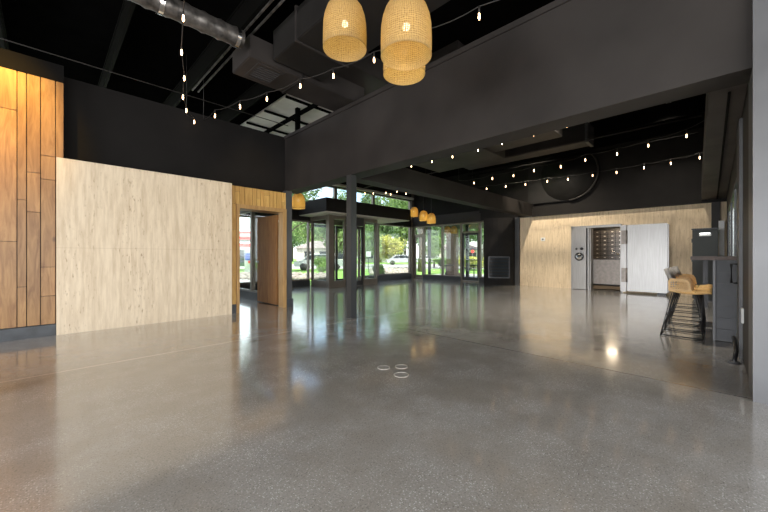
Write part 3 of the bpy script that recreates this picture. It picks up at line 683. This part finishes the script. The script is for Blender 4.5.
string_light('short string of warm bulbs in front of the high windows', [(8.81, 9.77, 3.6), (9.04, 9.53, 3.6), (9.31, 9.11, 3.6), (9.39, 8.6, 3.6), (9.67, 9.2, 3.6), (9.96, 8.64, 3.6)], .08, [(8.5, 10.2, 3.7), (10.4, 8.0, 3.75)], 3.7)

# rattan pendants
def pendant(label, c, D, lamp, cat='pendant lamp', top=5.0, group=None):
    x, y, z = c; Hh = D*1.17
    t = thing('pendant_lamp', label, cat, (x, y, z), group)
    R_ = D/2; prof = [(R_*.985, 0), (R_, Hh*.08), (R_*1.0, Hh*.3), (R_*.985, Hh*.5), (R_*.93, Hh*.64), (R_*.82, Hh*.78), (R_*.64, Hh*.89), (R_*.40, Hh*.96), (R_*.10, Hh)]
    MB().lathe(prof, 48, c).build('lamp_shade', 'rattan', t)
    MB().lathe([(R_*.995, -.003), (R_*1.006, .002), (R_*1.0, .008), (R_*.985, .004), (R_*.995, -.003)], 48, c).build('rim', 'rattan', t)
    MB().tube([(x, y, z+Hh), (x, y, top)], .007).build('cord', 'cord', t)
    MB().tube([(x, y, z+Hh-.17*D/.45), (x, y, z+Hh)], .02).build('socket', 'cord', t)
    MB().sphere((x, y, z+Hh*.50), .036 if D > .42 else .03).build('bulb', 'bulb_big', t)
    l = bpy.data.lights.new('pendant_glow', 'POINT'); l.energy = lamp; l.color = (1, .80, .38); l.shadow_soft_size = .05
    o = bpy.data.objects.new('pendant_glow', l); COL.objects.link(o); o.location = (x, y, z+Hh*.50-.10)
pendant('large woven rattan pendant lamp, the one hanging alone beside the overlapping pair', (2.19, 2.74, 3.30), .45, 2.0)
pendant('largest woven rattan pendant lamp, front one of the overlapping pair', (2.25, 1.95, 2.92), .45, 2.0)
pendant('woven rattan pendant lamp mostly hidden behind the largest one', (2.60, 2.28, 3.02), .43, 3, top=4.058)
pendant('small glowing rattan pendant beside the wooden door, in front of the vestibule', (5.05, 8.42, 2.50), .38, 3, top=5.0)
pendant('highest of the three small rattan pendants near the corner windows', (11.4, 9.42, 2.88), .37, 3, top=5.0)
pendant('middle one of the three small rattan pendants near the corner windows', (11.35, 8.86, 2.66), .37, 3, top=5.0)
pendant('lowest of the three small rattan pendants near the corner windows', (11.35, 8.45, 2.51), .37, 3, top=5.0)

# unseen ceiling spotlights, added to warm the planks and brighten the back room
def spot(label, loc, target, energy, col, ang=70, blend=.8):
    t = thing('added_spotlight', label, 'spotlight', loc)
    d = (Vector(target)-Vector(loc)).normalized(); L = Vector(loc)
    MB().tube([L-d*.20, L-d*.02], .05, 16).build('housing', 'blackmetal', t)
    MB().tube([L-d*.15, (L.x, L.y, 4.99)], .012).build('stem', 'blackmetal', t)
    MB().tube([L-d*.035, L-d*.021], .045, 16).build('lens', 'lens', t)
    light('SPOT', 'added_spot_lamp', loc, target, energy, col, spot_size=math.radians(ang), spot_blend=blend, shadow_soft_size=.05)
spot('added black spotlight aimed at the plank wall', (-.5, 5.3, 4.5), (-.6, 6.85, 3.25), 520, (1.0, .56, .08), 58, 1.0)
spot('added black spotlight aimed at the planks over the wooden door', (3.2, 6.1, 4.62), (3.2, 6.9, 2.2), 50, (1.0, .68, .25), 70, 1.0)
spot('added black spotlight aimed at the travertine beside the vault', (10.5, 4.2, 4.8), (13.1, 4.4, 1.2), 560, (1.0, .88, .70), 95, 1.0)
spot('added black spotlight aimed down at the back room floor', (7.5, 2.2, 4.75), (8.2, 2.4, 0), 1000, (1.0, .92, .80), 110, 1.0)
spot('added black spotlight aimed at the open vault door', (10.5, .8, 4.8), (13.0, 1.2, 1.0), 180, (1.0, .90, .76), 95, 1.0)

# ================================================================ FURNITURE
# ledge bar
t = thing('ledge_bar', 'narrow window bar with a dark wood top and grey shiplap end', 'bar counter', (8.2, 0, 0))
MB().box((6.36, -.215, 1.095), (10.6, .25, 1.145), .004).build('counter_top', 'counter', t)
MB().box((6.47, -.21, 0), (10.5, .0, 1.09)).build('body', 'graymetal', t)
m = MB()
for k in range(7):
    z0 = .012+k*.154; q = [m.bm.verts.new((x_, y_, z_)) for x_, y_, z_ in ((6.432, -.21, z0), (6.432, 0, z0), (6.455, 0, z0+.146), (6.455, -.21, z0+.146), (6.47, -.21, z0), (6.47, 0, z0), (6.47, 0, z0+.146), (6.47, -.21, z0+.146))]
    for f in ((0, 1, 2, 3), (4, 7, 6, 5), (0, 4, 5, 1), (3, 2, 6, 7), (0, 3, 7, 4), (1, 5, 6, 2)): m._t([m.bm.faces.new([q[i] for i in f])])
m.build('shiplap_end', 'shiplap', t)
bx('corner_post', (6.40, .0, 0), (6.44, .025, 1.09), 'graymetal', t)
bx('counter_leg', (10.4, .12, 0), (10.46, .2, 1.09), 'blackmetal', t)
# stools
def stool(label, x):
    t = thing('bar_stool', label, 'bar stool', (x, .3, 0), 'bar stools')
    hw = .235
    # seat plank (curved dip) running out to the bar
    m = MB(); prev = None
    segs = 10; top = []; bot = []
    for i in range(segs+1):
        s_ = i/segs; y = .47-.435*s_; z = .675-.025*math.sin(PI*min(1, s_*1.1))-(.012*s_)
        top.append([m.bm.verts.new((x+dx, y, z)) for dx in (-hw, -hw*.5, 0, hw*.5, hw)])
        for v, dz in zip(top[-1], (0, -.008, -.012, -.008, 0)): v.co.z += dz
        bot.append([m.bm.verts.new((v.co.x, v.co.y, v.co.z-.028)) for v in top[-1]])
    fs = []
    for i in range(segs):
        for j in range(4):
            fs.append(m.bm.faces.new([top[i][j], top[i+1][j], top[i+1][j+1], top[i][j+1]])); fs.append(m.bm.faces.new([bot[i][j], bot[i][j+1], bot[i+1][j+1], bot[i+1][j]]))
        fs.append(m.bm.faces.new([top[i][0], bot[i][0], bot[i+1][0], top[i+1][0]])); fs.append(m.bm.faces.new([top[i][4], top[i+1][4], bot[i+1][4], bot[i][4]]))
    for e in (0, segs):
        for j in range(4): fs.append(m.bm.faces.new([top[e][j], top[e][j+1], bot[e][j+1], bot[e][j]]))
    for f in fs: f.smooth = True
    m._t(fs); m.build('seat', 'stool_wood', t)
    # side arms: open wooden loops
    for s_ in (-1, 1):
        xa, xb = (x+s_*hw, x+s_*(hw+.022)); xa, xb = min(xa, xb), max(xa, xb)
        outer = [(.60, .655), (.605, .80), (.58, .832), (.36, .828), (.30, .815), (.262, .77), (.235, .655)]
        inner = [(.565, .69), (.567, .785), (.55, .797), (.37, .793), (.325, .784), (.30, .76), (.283, .69)]
        outer = [(.23+(a-.235)*.68, b) for a, b in outer]; inner = [(.23+(a-.235)*.68, b) for a, b in inner]
        m = MB(); ring = []
        for X_ in (xa, xb): ring.append(([m.bm.verts.new((X_, y, z)) for y, z in outer], [m.bm.verts.new((X_, y, z)) for y, z in inner]))
        n_ = len(outer); fs = []
        for q in range(n_):
            r_ = (q+1) % n_
            for (o_, i_) in ring: fs.append(m.bm.faces.new([o_[q], o_[r_], i_[r_], i_[q]]))
            fs.append(m.bm.faces.new([ring[0][0][q], ring[0][0][r_], ring[1][0][r_], ring[1][0][q]])); fs.append(m.bm.faces.new([ring[0][1][q], ring[0][1][r_], ring[1][1][r_], ring[1][1][q]]))
        m._t(fs); m.build('armrest', 'stool_wood', t)
        # woven infill
        m = MB()
        for k in range(7): m.box((xa+.006, .27+k*.027, .685), (xa+.014, .28+k*.027, .795))
        for k in range(4): m.box((xa+.008, .264, .70+k*.026), (xa+.016, .455, .71+k*.026))
        m.build('woven_panel', 'stool_wood', t)
    # padded back, curved and leaning out
    m = MB(); grid = []
    for i in range(9):
        a = -1+i/4; xx = x+a*(hw+.01); yo = .475-.04*a*a
        grid.append([m.bm.verts.new((xx, yo+dy, z)) for dy, z in ((0, .71), (.03, .82), (.075, .95), (.05, .965), (-.005, .83), (-.035, .71))])
    fs = []
    for a, b in zip(grid, grid[1:]):
        for j in range(6): fs.append(m.bm.faces.new([a[j], a[(j+1) % 6], b[(j+1) % 6], b[j]]))
    fs += [m.bm.faces.new(grid[0]), m.bm.faces.new(grid[-1][::-1])]
    for f in fs: f.smooth = True
    m._t(fs); m.build('backrest', 'upholstery', t)
    # four rod legs and rails
    P_ = {}
    for sx_ in (-1, 1):
        for nm, yt, yb in (('r', .44, .57), ('f', .20, .12)):
            top_ = (x+sx_*.18, yt, .648); bt = (x+sx_*.235, yb, .012); P_[(sx_, nm)] = (Vector(top_), Vector(bt))
            dy = .03
            m = MB().tube([top_, bt], .0055, 8).tube([(top_[0], top_[1]-dy*1.4, top_[2]), bt], .0055, 8); m.build('leg', 'blackmetal', t)
    def at(key, s_): a, b = P_[key]; return a.lerp(b, s_)
    for s_, rr in ((.55, .006), (1.0, .007)):
        m = MB(); q = [at((-1, 'r'), s_), at((1, 'r'), s_), at((1, 'f'), s_), at((-1, 'f'), s_)]
        for a, b in zip(q, q[1:]+q[:1]): m.tube([a, b], rr, 8)
        m.build('foot_rail' if s_ < 1 else 'floor_rail', 'blackmetal', t)
    return t
stool('oak and rattan bar stool with black wire legs, first from the shiplap bar end', 6.52)
stool('oak bar stool in the middle, between two others along the window bar', 7.14)
stool('oak bar stool farthest along the window bar, nearest the black cabinet', 7.76)
# tall black cabinet
t = thing('equipment_case', 'tall black cabinet with a bright recessed handle near the vault wall', 'cabinet', (11.9, .1, 0))
MB().box((11.85, -.05, .04), (12.45, .43, 1.83), .012).build('case_body', 'case', t)
MB().box((11.83, -.06, 1.83), (12.47, .445, 1.86), .005).build('case_lid', 'blackmetal', t)
bx('handle', (11.835, .08, 1.66), (11.85, .30, 1.75), 'white', t, .006); bx('handle_grip', (11.828, .10, 1.715), (11.836, .28, 1.735), 'chrome', t)
bx('plinth', (11.9, -.02, 0), (12.4, .40, .04), 'blackmetal', t)
for z in (.5, 1.0, 1.5): bx('latch', (11.9, .43, z), (11.98, .447, z+.10), 'graymetal', t)
struct(bx('trim_15', (12.9, -.09, 1.75), (13.09, .08, 2.63), 'duct'))
tag(bx('wall_post', (12.78, -.17, 0), (12.86, -.06, 2.1), 'white'), 'slim pale post beside the black cabinet at the window wall', 'post')
# wall panel door + pull on the right wall
t = thing('metal_panel_door', 'dark metal panel with a pull handle on the right wall beside the bar', 'panel', (5.85, -.2, 0))
MB().box((5.5, -.219, 0), (6.12, -.19, 2.7), .004).build('panel', 'graymetal', t)
MB().tube([(5.95, -.19, 1.05), (5.95, -.14, 1.05), (5.95, -.14, .82), (5.95, -.19, .82)], .012).build('pull_handle', 'blackmetal', t)
tag(bx('wall_outlet', (5.30, -.219, .42), (5.40, -.20, .58), 'white', None, .003), 'white outlet plate low on the right wall', 'outlet')
t = thing('floor_pipe_stub', 'black pipe stub rising from the floor beside the right wall', 'pipe', (5.2, -.14, 0))
MB().tube([(5.9, -.16, .16), (5.6, -.16, .14), (5.3, -.16, .10), (5.2, -.14, 0)], .02).build('pipe', 'blackmetal', t); MB().lathe([(0, 0), (.05, 0), (.05, .02), (0, .02)], 16, (5.2, -.14, 0)).build('flange', 'graymetal', t)
t = thing('thermostat', 'small white control plate on the travertine left of the vault', 'thermostat', (13.08, 4.58, 1.72))
MB().box((13.075, 4.51, 1.71), (13.099, 4.66, 1.84), .004).build('plate', 'white', t); bx('screen', (13.07, 4.56, 1.75), (13.075, 4.62, 1.80), 'blackmetal', t)
# niche grille in pillar
t = thing('wall_grille', 'recessed black slatted grille low in the charcoal pillar', 'grille', (12.35, 6.1, .3))
A = Vector((12.40, 6.44, 0)); B = Vector((12.77, 5.72, 0)); nrm = Vector((-.889, -.457, 0)); AB = B-A
def rect(m, u0, u1, z0, z1, d0, d1):
    p = [A+AB*u0+nrm*d0, A+AB*u1+nrm*d0, A+AB*u1+nrm*d1, A+AB*u0+nrm*d1]; m.prism([(q.x, q.y) for q in p], z0, z1)
m = MB(); rect(m, -.0, 1.0, .28, .31, .06, .14); rect(m, 0, 1, 1.10, 1.13, .06, .14); rect(m, 0, .035, .31, 1.10, .06, .14); rect(m, .965, 1, .31, 1.10, .06, .14); m.build('grille_frame', 'blackmetal', t)
m = MB(); rect(m, .03, .97, .31, 1.10, .085, .10); m.build('back_panel', 'darkglass', t)
for k in range(6):
    m = MB(); z = .37+k*.125; rect(m, .04, .96, z, z+.035, .10, .135); m.build('slat', 'fascia', t)
# low black platform at the left frame edge
t = thing('low_platform', 'low black platform standing on the floor near the plank wall', 'platform', (-.9, 4.4, 0))
MB().box((-1.9, 4.15, 0), (-.36, 4.5, .24), .006).build('platform_box', 'base', t); MB().box((-1.9, 4.13, .24), (-.35, 4.5, .265), .004).build('platform_top', 'black', t)
# floor cover plates
for (x, y, r, lab) in ((2.45, 2.43, .066, 'small round floor plate, nearest the column of three set in the concrete'), (2.60, 2.32, .066, 'small round floor plate, nearest the vault of three set in the concrete'), (2.42, 2.16, .074, 'largest and frontmost of three round plates set in the concrete floor')):
    t = thing('floor_plate', lab, 'floor plate', (x, y, 0), 'floor plates')
    MB().lathe([(r*.86, .001), (r*.86, .004), (r, .004), (r, .001), (r*.86, .001)], 28, (x, y, 0)).build('plate_rim', 'rimplate', t)
    MB().lathe([(0, .002), (r*.86, .002)], 28, (x, y, 0)).build('plate_disc', 'discplate', t)

# ================================================================ OUTSIDE
Fv = Vector((.7108, .7034, 0)); Rv = Vector((.7034, -.7108, 0))
def at(px, d, z=0): q = Fv*d + Rv*(d*(px-384)/335); return Vector((q.x, q.y, z))
G = -.12
m = MB(); m.box((-90, 11.5, G-.2), (140, 150, G)); m.box((13.9, -60, G-.2), (140, 11.5, G-.0)); struct(m.build('ground_lawn', 'grass'))
m = MB(); m.box((13.7, 5.0, G), (20.5, 13.5, G+.04)); m.box((9, 11.36, G), (13.7, 13.2, G+.04)); struct(m.build('ground_patio', 'patio'))
def strip(name, px0, px1, d0, d1, z, mat):
    m = MB(); q = [at(px0, d0), at(px1, d0), at(px1, d1), at(px0, d1)]; m.prism([(v.x, v.y) for v in q], G, z); return struct(m.build(name, mat))
strip('ground_road', -700, 1300, 33, 52, G+.02, 'road')
q0 = at(240, 12)
m = MB(); m.box((-40, 13.5, G), (8.5, 32, G+.03)); struct(m.build('ground_parking', 'road'))
# rock bed (uncountable)
m = MB()
for k in range(420):
    p = at(random.uniform(372, 408), random.uniform(22, 29)); r = random.uniform(.12, .35); m.sphere((p.x, p.y, G+r*.4), r, (1, 1, .6), 1)
for k in range(250):
    p = at(random.uniform(240, 330), random.uniform(17.5, 22)); r = random.uniform(.1, .28); m.sphere((p.x, p.y, G+r*.4), r, (1, 1, .6), 1)
o = m.build('rock_bed', 'rock'); o['kind'] = 'stuff'; tag(o, 'bed of pale landscaping rocks outside the windows', 'rocks')

def crown_mesh(n, seed, leaf, shape=(1, 1, .8)):
    rnd = random.Random(seed); me = bpy.data.meshes.new('crown'); vs = []; fs = []; tone = []
    blobs = []
    for k in range(16):
        a = rnd.uniform(0, 2*PI); rr = rnd.uniform(.0, .62); blobs.append((Vector((rr*math.cos(a)*shape[0], rr*math.sin(a)*shape[1], rnd.uniform(-.55, .6)*shape[2])), rnd.uniform(.24, .42), rnd.uniform(0, 1)))
    for k in range(n):
        c, r, tb = blobs[k % 16]
        d = Vector((rnd.gauss(0, 1), rnd.gauss(0, 1), rnd.gauss(0, 1))).normalized()*r*(rnd.random()**.35)
        p = c+d; u = Vector((rnd.gauss(0, 1), rnd.gauss(0, 1), rnd.gauss(0, 1))).normalized(); v = u.cross(Vector((rnd.gauss(0, 1), rnd.gauss(0, 1), rnd.gauss(0, 1)))).normalized()
        s = leaf*rnd.uniform(.6, 1.3); b = len(vs); vs += [p-u*s, p+v*s*.5, p+u*s, p-v*s*.5]; fs.append((b, b+1, b+2, b+3))
        tone.append(min(1, max(0, .5*tb+rnd.uniform(0, .5))))
    me.from_pydata([tuple(v) for v in vs], [], fs)
    at_ = me.color_attributes.new('tone', 'FLOAT_COLOR', 'CORNER')
    for i, t_ in enumerate(tone):
        for j in range(4): at_.data[i*4+j].color = (t_, t_, t_, 1)
    return me
crowns = {'A': crown_mesh(9000, 1, .042), 'B': crown_mesh(9000, 2, .045), 'C': crown_mesh(5000, 3, .05)}
for k, mk in (('A', 'leafA'), ('B', 'leafB'), ('C', 'leafC')): crowns[k].materials.append(M[mk])
def tree(label, px, d, hgt, wid, kind, trunk=.2, low=.28, cat='tree', name='tree'):
    p = at(px, d, G); t = thing(name, label, cat, tuple(p))
    rnd = random.Random(px*7+int(d))
    cz = hgt*(low+(1-low)/2)
    m = MB(); m.tube([p, p+Vector((.1, 0, hgt*.25)), p+Vector((-.05, .1, cz)), p+Vector((.1, 0, hgt*.8))], [trunk, trunk*.8, trunk*.6, trunk*.2], 10)
    for k in range(5):
        a = rnd.uniform(0, 2*PI); s0 = p+Vector((0, 0, hgt*rnd.uniform(.22, .5))); m.tube([s0, s0+Vector((math.cos(a)*wid*.2, math.sin(a)*wid*.2, hgt*.13)), s0+Vector((math.cos(a)*wid*.42, math.sin(a)*wid*.42, hgt*.22))], [trunk*.45, trunk*.3, trunk*.1], 6)
    m.build('trunk', 'bark', t)
    o = bpy.data.objects.new('foliage', crowns[kind]); COL.objects.link(o); o.parent = t
    o.location = (0, 0, cz); o.scale = (wid*.55, wid*.55, hgt*(1-low)*.60); o.rotation_euler = (0, 0, rnd.uniform(0, 6))
T = [('broad green tree across the road, first from the fuel station', 264, 88, 12, 10, 'A', .3, .1),
     ('green tree across the road framed by the leftmost window pane', 292, 76, 12, 10, 'B', .3, .12),
     ('spreading bright green tree seen through the vestibule glass', 336, 44, 7.5, 7.5, 'A', .25, .15),
     ('tall deep green tree behind the vestibule, reaching the high windows', 315, 65, 12, 8.5, 'A', .35, .1),
     ('tall dense tree filling the high window above the vestibule', 352, 74, 17, 11, 'B', .35, .1),
     ('tall tree behind the wide window, darker than its neighbours', 380, 62, 16, 8.5, 'B', .35, .08),
     ('tall leafy tree behind the wide window next to the corner post', 405, 76, 19, 12, 'A', .35, .08),
     ('young yellow-green tree across the road in the wide window', 393, 53, 4.6, 6, 'C', .15, .08),
     ('tall tree behind the corner glass door', 431, 62, 16, 9, 'B', .35, .08),
     ('tree with a thick trunk on the lawn just outside the corner door', 421, 27, 9.5, 7, 'A', .28, .40),
     ('small round bright green tree outside the fixed glass panels', 434, 36, 3.6, 3.0, 'A', .1, .25),
     ('tall green tree behind the brick pier outside', 458, 78, 19, 13, 'A', .35, .08),
     ('tall green tree beyond the patio railing behind the glass door', 484, 62, 15, 12, 'B', .35, .08),
     ('leafy tree overhanging the entrance outside the left window', 281, 24, 8.5, 6.0, 'B', .16, .42),
     ('sunny green tree beside the road sign seen by the vestibule door', 364, 38, 5.4, 4.6, 'A', .14, .12)]
for a in T: tree(*a)
def shrub(label, px, d, hgt, wid, kind):
    p = at(px, d, G); t = thing('shrub', label, 'shrub', tuple(p)); m = MB()
    for k in range(5): a = k*1.26; m.tube([p, p+Vector((math.cos(a)*wid*.3, math.sin(a)*wid*.3, hgt*.6))], .03, 6)
    m.build('stem', 'bark', t); o = bpy.data.objects.new('foliage', crowns[kind]); COL.objects.link(o); o.parent = t; o.location = (0, 0, hgt*.5); o.scale = (wid*.55, wid*.55, hgt*.62)
shrub('low green shrub at the lower corner of the wide window', 379, 17, .9, .9, 'A')
shrub('round green shrub among the rocks outside the vestibule', 322, 24, 1.3, 1.8, 'A')
shrub('clipped green shrub beyond the patio railing', 468, 30, 1.3, 4.5, 'C')
shrub('wide green shrub behind the patio railing near the brick pier', 448, 34, 1.2, 4.5, 'A')
# houses across the road
def house(label, px, d, wid, hgt):
    p = at(px, d, G); t = thing('house', label, 'house', tuple(p)); u = Rv; v = Fv
    def pr(m, u0, u1, v0, v1, z0, z1):
        q = [p+u*u0+v*v0, p+u*u1+v*v0, p+u*u1+v*v1, p+u*u0+v*v1]; m.prism([(a.x, a.y) for a in q], z0+G, z1+G)
    m = MB(); pr(m, -wid/2, wid/2, 0, 6, 0, hgt); wl = m.build('wall', 'housew', t)
    m = MB(); a = [p+u*(-wid/2-.5)+v*(-.5), p+u*(wid/2+.5)+v*(-.5), p+u*(wid/2+.5)+v*6.5, p+u*(-wid/2-.5)+v*6.5]
    vs = [m.bm.verts.new((q.x, q.y, G+hgt)) for q in a]; r = [m.bm.verts.new((*(p+u*s+v*3).xy, G+hgt+1.3)) for s in (-wid/2+2, wid/2-2)]
    fs = [m.bm.faces.new(f) for f in ([vs[0], vs[1], r[1], r[0]], [vs[2], vs[3], r[0], r[1]], [vs[1], vs[2], r[1]], [vs[3], vs[0], r[0]], vs[::-1])]; m._t(fs); m.build('roof', 'roof', t)
    for s in (-.35, -.05, .28):
        m = MB(); pr(m, wid*s, wid*s+1.6, -.05, -.01, .8, 2.0); m.build('window', 'darkglass', t)
    m = MB(); pr(m, wid*.13, wid*.13+.95, -.05, -.01, 0, 2.05); m.build('door', 'roof', t)
house('pale single-storey house across the road, seen through the wide window', 381, 66, 9, 2.4)
house('pale house across the road behind the brick pier', 452, 68, 12, 2.5)
house('pale low building across the road seen through the vestibule glass', 322, 53, 8, 2.5)
# cars
def car(label, px, d, mat, yaw):
    p = at(px, d, G); t = thing('car', label, 'car', tuple(p)); c, s = math.cos(yaw), math.sin(yaw)
    def tf(m):
        for v in m.bm.verts: x, y = v.co.x, v.co.y; v.co.x = p.x+x*c-y*s; v.co.y = p.y+x*s+y*c; v.co.z += G
        return m
    m = MB(); prof = [(-2.2, .35), (-2.25, .75), (-1.6, .92), (-1.0, 1.42), (.6, 1.45), (1.2, .98), (2.1, .85), (2.2, .4)]
    L_ = [m.bm.verts.new((x, -.85, z)) for x, z in prof]; R2 = [m.bm.verts.new((x, .85, z)) for x, z in prof]; fs = [m.bm.faces.new(L_), m.bm.faces.new(R2[::-1])]
    for i in range(len(prof)): j = (i+1) % len(prof); fs.append(m.bm.faces.new([L_[i], R2[i], R2[j], L_[j]]))
    m._t(fs); tf(m).build('body', mat, t)
    for sy in (-1, 1):
        m = MB(); q = [(-1.35, .95), (-.95, 1.33), (.5, 1.36), (.95, 1.0)]; a = [m.bm.verts.new((x, sy*.855, z)) for x, z in q]; b = [m.bm.verts.new((x, sy*.865, z)) for x, z in q]
        fs = [m.bm.faces.new(a), m.bm.faces.new(b[::-1])]+[m.bm.faces.new([a[i], a[(i+1) % 4], b[(i+1) % 4], b[i]]) for i in range(4)]; m._t(fs); tf(m).build('side_window', 'darkglass', t)
        for x in (-1.4, 1.35):
            m = MB(); m.lathe([(0, -.1), (.33, -.1), (.33, .1), (0, .1)], 20, (x, sy*.80, .33), 'Y'); tf(m).build('wheel', 'tyre', t)
car('silver car parked across the road seen beside the wide-window tree', 402, 48, 'carpaint', -.75)
car('dark car parked behind the rocks seen through the vestibule glass', 321, 30, 'carpaint', -.7)
car('dark car parked outside the left window of the passage', 243, 30, 'carblue', -.4)
car('silver car parked across the road behind the tree trunk outside', 432, 54, 'carpaint', -.75)
# fuel station canopy
p0 = at(238, 46, G)
t = thing('fuel_canopy', 'white fuel station canopy with a red stripe across the road', 'canopy', tuple(p0))
def prm(m, P0, u0, u1, v0, v1, z0, z1):
    q = [P0+Rv*u0+Fv*v0, P0+Rv*u1+Fv*v0, P0+Rv*u1+Fv*v1, P0+Rv*u0+Fv*v1]; m.prism([(a.x, a.y) for a in q], z0+G, z1+G); return m
prm(MB(), p0, -9, 3.2, 0, 8, 3.55, 4.7).build('canopy_deck', 'gaswhite', t)
prm(MB(), p0, -9.02, 3.22, -.06, -.005, 3.55, 3.95).build('red_stripe', 'gasred', t)
prm(MB(), p0, -9.02, 3.22, -.06, -.005, 4.4, 4.6).build('red_stripe', 'gasred', t)
for u in (-7, -2.6, 1.8): prm(MB(), p0, u, u+.35, 1, 1.35, 0, 3.55).build('post', 'gaswhite', t)
p1 = at(236, 58, G); t = thing('shop_building', 'white shop building with a red band behind the fuel canopy', 'building', tuple(p1))
prm(MB(), p1, -9, 6, 0, 8, 0, 3.6).build('wall', 'gaswhite', t); prm(MB(), p1, -9.02, 6.02, -.05, -.005, 2.9, 3.4).build('red_band', 'gasred', t); prm(MB(), p1, -5, 2, -.05, -.005, .3, 2.3).build('window', 'darkglass', t)
for px, lab in ((249, 'white and blue ice freezer outside the passage window'),):
    p = at(px, 26, G); t = thing('ice_freezer', lab, 'freezer', tuple(p)); prm(MB(), p, -.35, .45, 0, .6, 0, 1.7).build('cabinet', 'gaswhite', t); prm(MB(), p, -.3, .4, -.03, -.002, .95, 1.5).build('panel', 'signblue', t); prm(MB(), p, -.05, .1, -.05, -.031, .7, .9).build('badge', 'gasred', t)
# patio: cover, brick pier, railing, posts
struct(bx('ceiling_patio', (13.62, 5.6, 2.75), (17.8, 10.95, 2.95), 'fascia'))
p = at(452.5, 20.0, G); t = thing('brick_pier', 'brown brick pier holding up the patio cover outside', 'pier', tuple(p)); q = MB().box((p.x-.26, p.y-.26, G), (p.x+.26, p.y+.26, 2.74)); q.build('shaft', 'brickp', t); MB().box((p.x-.32, p.y-.32, G), (p.x+.32, p.y+.32, .15)).build('base', 'brickp', t)
p = at(429.5, 17.9, G); tag(MB().box((p.x-.06, p.y-.06, G+.04), (p.x+.06, p.y+.06, 2.75)).build('patio_post', 'blackmetal'), 'dark steel post outside the fixed glass, beside the railing', 'post')
p = at(467.5, 17.4, G); tag(MB().box((p.x-.07, p.y-.07, G+.04), (p.x+.07, p.y+.07, 2.75)).build('patio_post', 'blackmetal'), 'dark steel post outside seen behind the right glass door', 'post')
def railing(label, a, b):
    a = Vector(a); b = Vector(b); t = thing('railing', label, 'railing', tuple((a+b)/2)); L = (b-a).length; n_ = int(L/.14)
    MB().tube([a+Vector((0, 0, .95)), b+Vector((0, 0, .95))], .022).build('top_rail', 'blackmetal', t); MB().tube([a+Vector((0, 0, .12)), b+Vector((0, 0, .12))], .015).build('bottom_rail', 'blackmetal', t)
    for k in range(n_+1):
        q = a.lerp(b, k/n_); MB().tube([q+Vector((0, 0, .03 if k % 8 == 0 else .12)), q+Vector((0, 0, .95))], .018 if k % 8 == 0 else .008, 6).build('baluster', 'blackmetal', t)
railing('black patio railing behind the brick pier and right glass door', (20.2, 6.2, G+.04), (20.2, 11.8, G+.04))
railing('short sloped-side black railing outside the fixed glass panels', (17.0, 12.7, G+.04), (19.6, 12.9, G+.04))
def ptable(label, px, d):
    p = at(px, d, G+.04); t = thing('patio_table', label, 'table', tuple(p)); MB().lathe([(0, .72), (.4, .72), (.4, .75), (0, .75)], 24, p).build('table_top', 'blackmetal', t); MB().tube([p+Vector((0, 0, .03)), p+Vector((0, 0, .72))], .03).build('stem', 'blackmetal', t); MB().lathe([(0, 0), (.25, 0), (.22, .03), (0, .03)], 20, p).build('base', 'blackmetal', t)
ptable('round black patio table outside by the brick pier', 446, 18.2); ptable('round black patio table outside nearer the right glass door', 474, 18.0)
for px, lab in ((447.5, 'small orange rattan lantern under the patio cover, next to the brick pier'), (454, 'small orange rattan lantern under the patio cover, in front of the brick pier')):
    p = at(px, 17.4); t = thing('patio_lantern', lab, 'lantern', (p.x, p.y, 2.32)); c = (p.x, p.y, 2.32)
    MB().lathe([(.16, 0), (.165, .1), (.165, .25), (.12, .34), (.02, .38)], 24, c).build('lamp_shade', 'rattan', t); MB().tube([(p.x, p.y, 2.70), (p.x, p.y, 2.75)], .01).build('cord', 'cord', t); MB().sphere((p.x, p.y, 2.46), .035).build('bulb', 'bulb_big', t)
p = at(472.5, 42, G); t = thing('stop_sign', 'red eight-sided road sign beyond the patio railing', 'road sign', tuple(p)); MB().tube([p, p+Vector((0, 0, 2.0))], .04).build('post', 'graymetal', t)
m = MB(); sg = []
for dd_ in (0, .04):
    sg.append([m.bm.verts.new(p+Rv*(.2*math.cos(PI/8+k*PI/4))+Vector((0, 0, 1.85+.2*math.sin(PI/8+k*PI/4)))-Fv*(.06+dd_)) for k in range(8)])
fs = [m.bm.faces.new(sg[0]), m.bm.faces.new(sg[1][::-1])]+[m.bm.faces.new([sg[0][i], sg[0][(i+1) % 8], sg[1][(i+1) % 8], sg[1][i]]) for i in range(8)]; m._t(fs); m.build('sign_plate', 'gasred', t)
p = at(368.5, 27, G); t = thing('road_sign', 'small pale sign on a thin post outside the vestibule sidelight', 'road sign', tuple(p)); MB().tube([p, p+Vector((0, 0, 1.6))], .03).build('post', 'graymetal', t); prm(MB(), p, -.2, .2, -.08, -.05, 1.2, 1.65).build('sign_plate', 'gaswhite', t)

for o in bpy.data.objects:
    if '_w' in o: del o['_w']
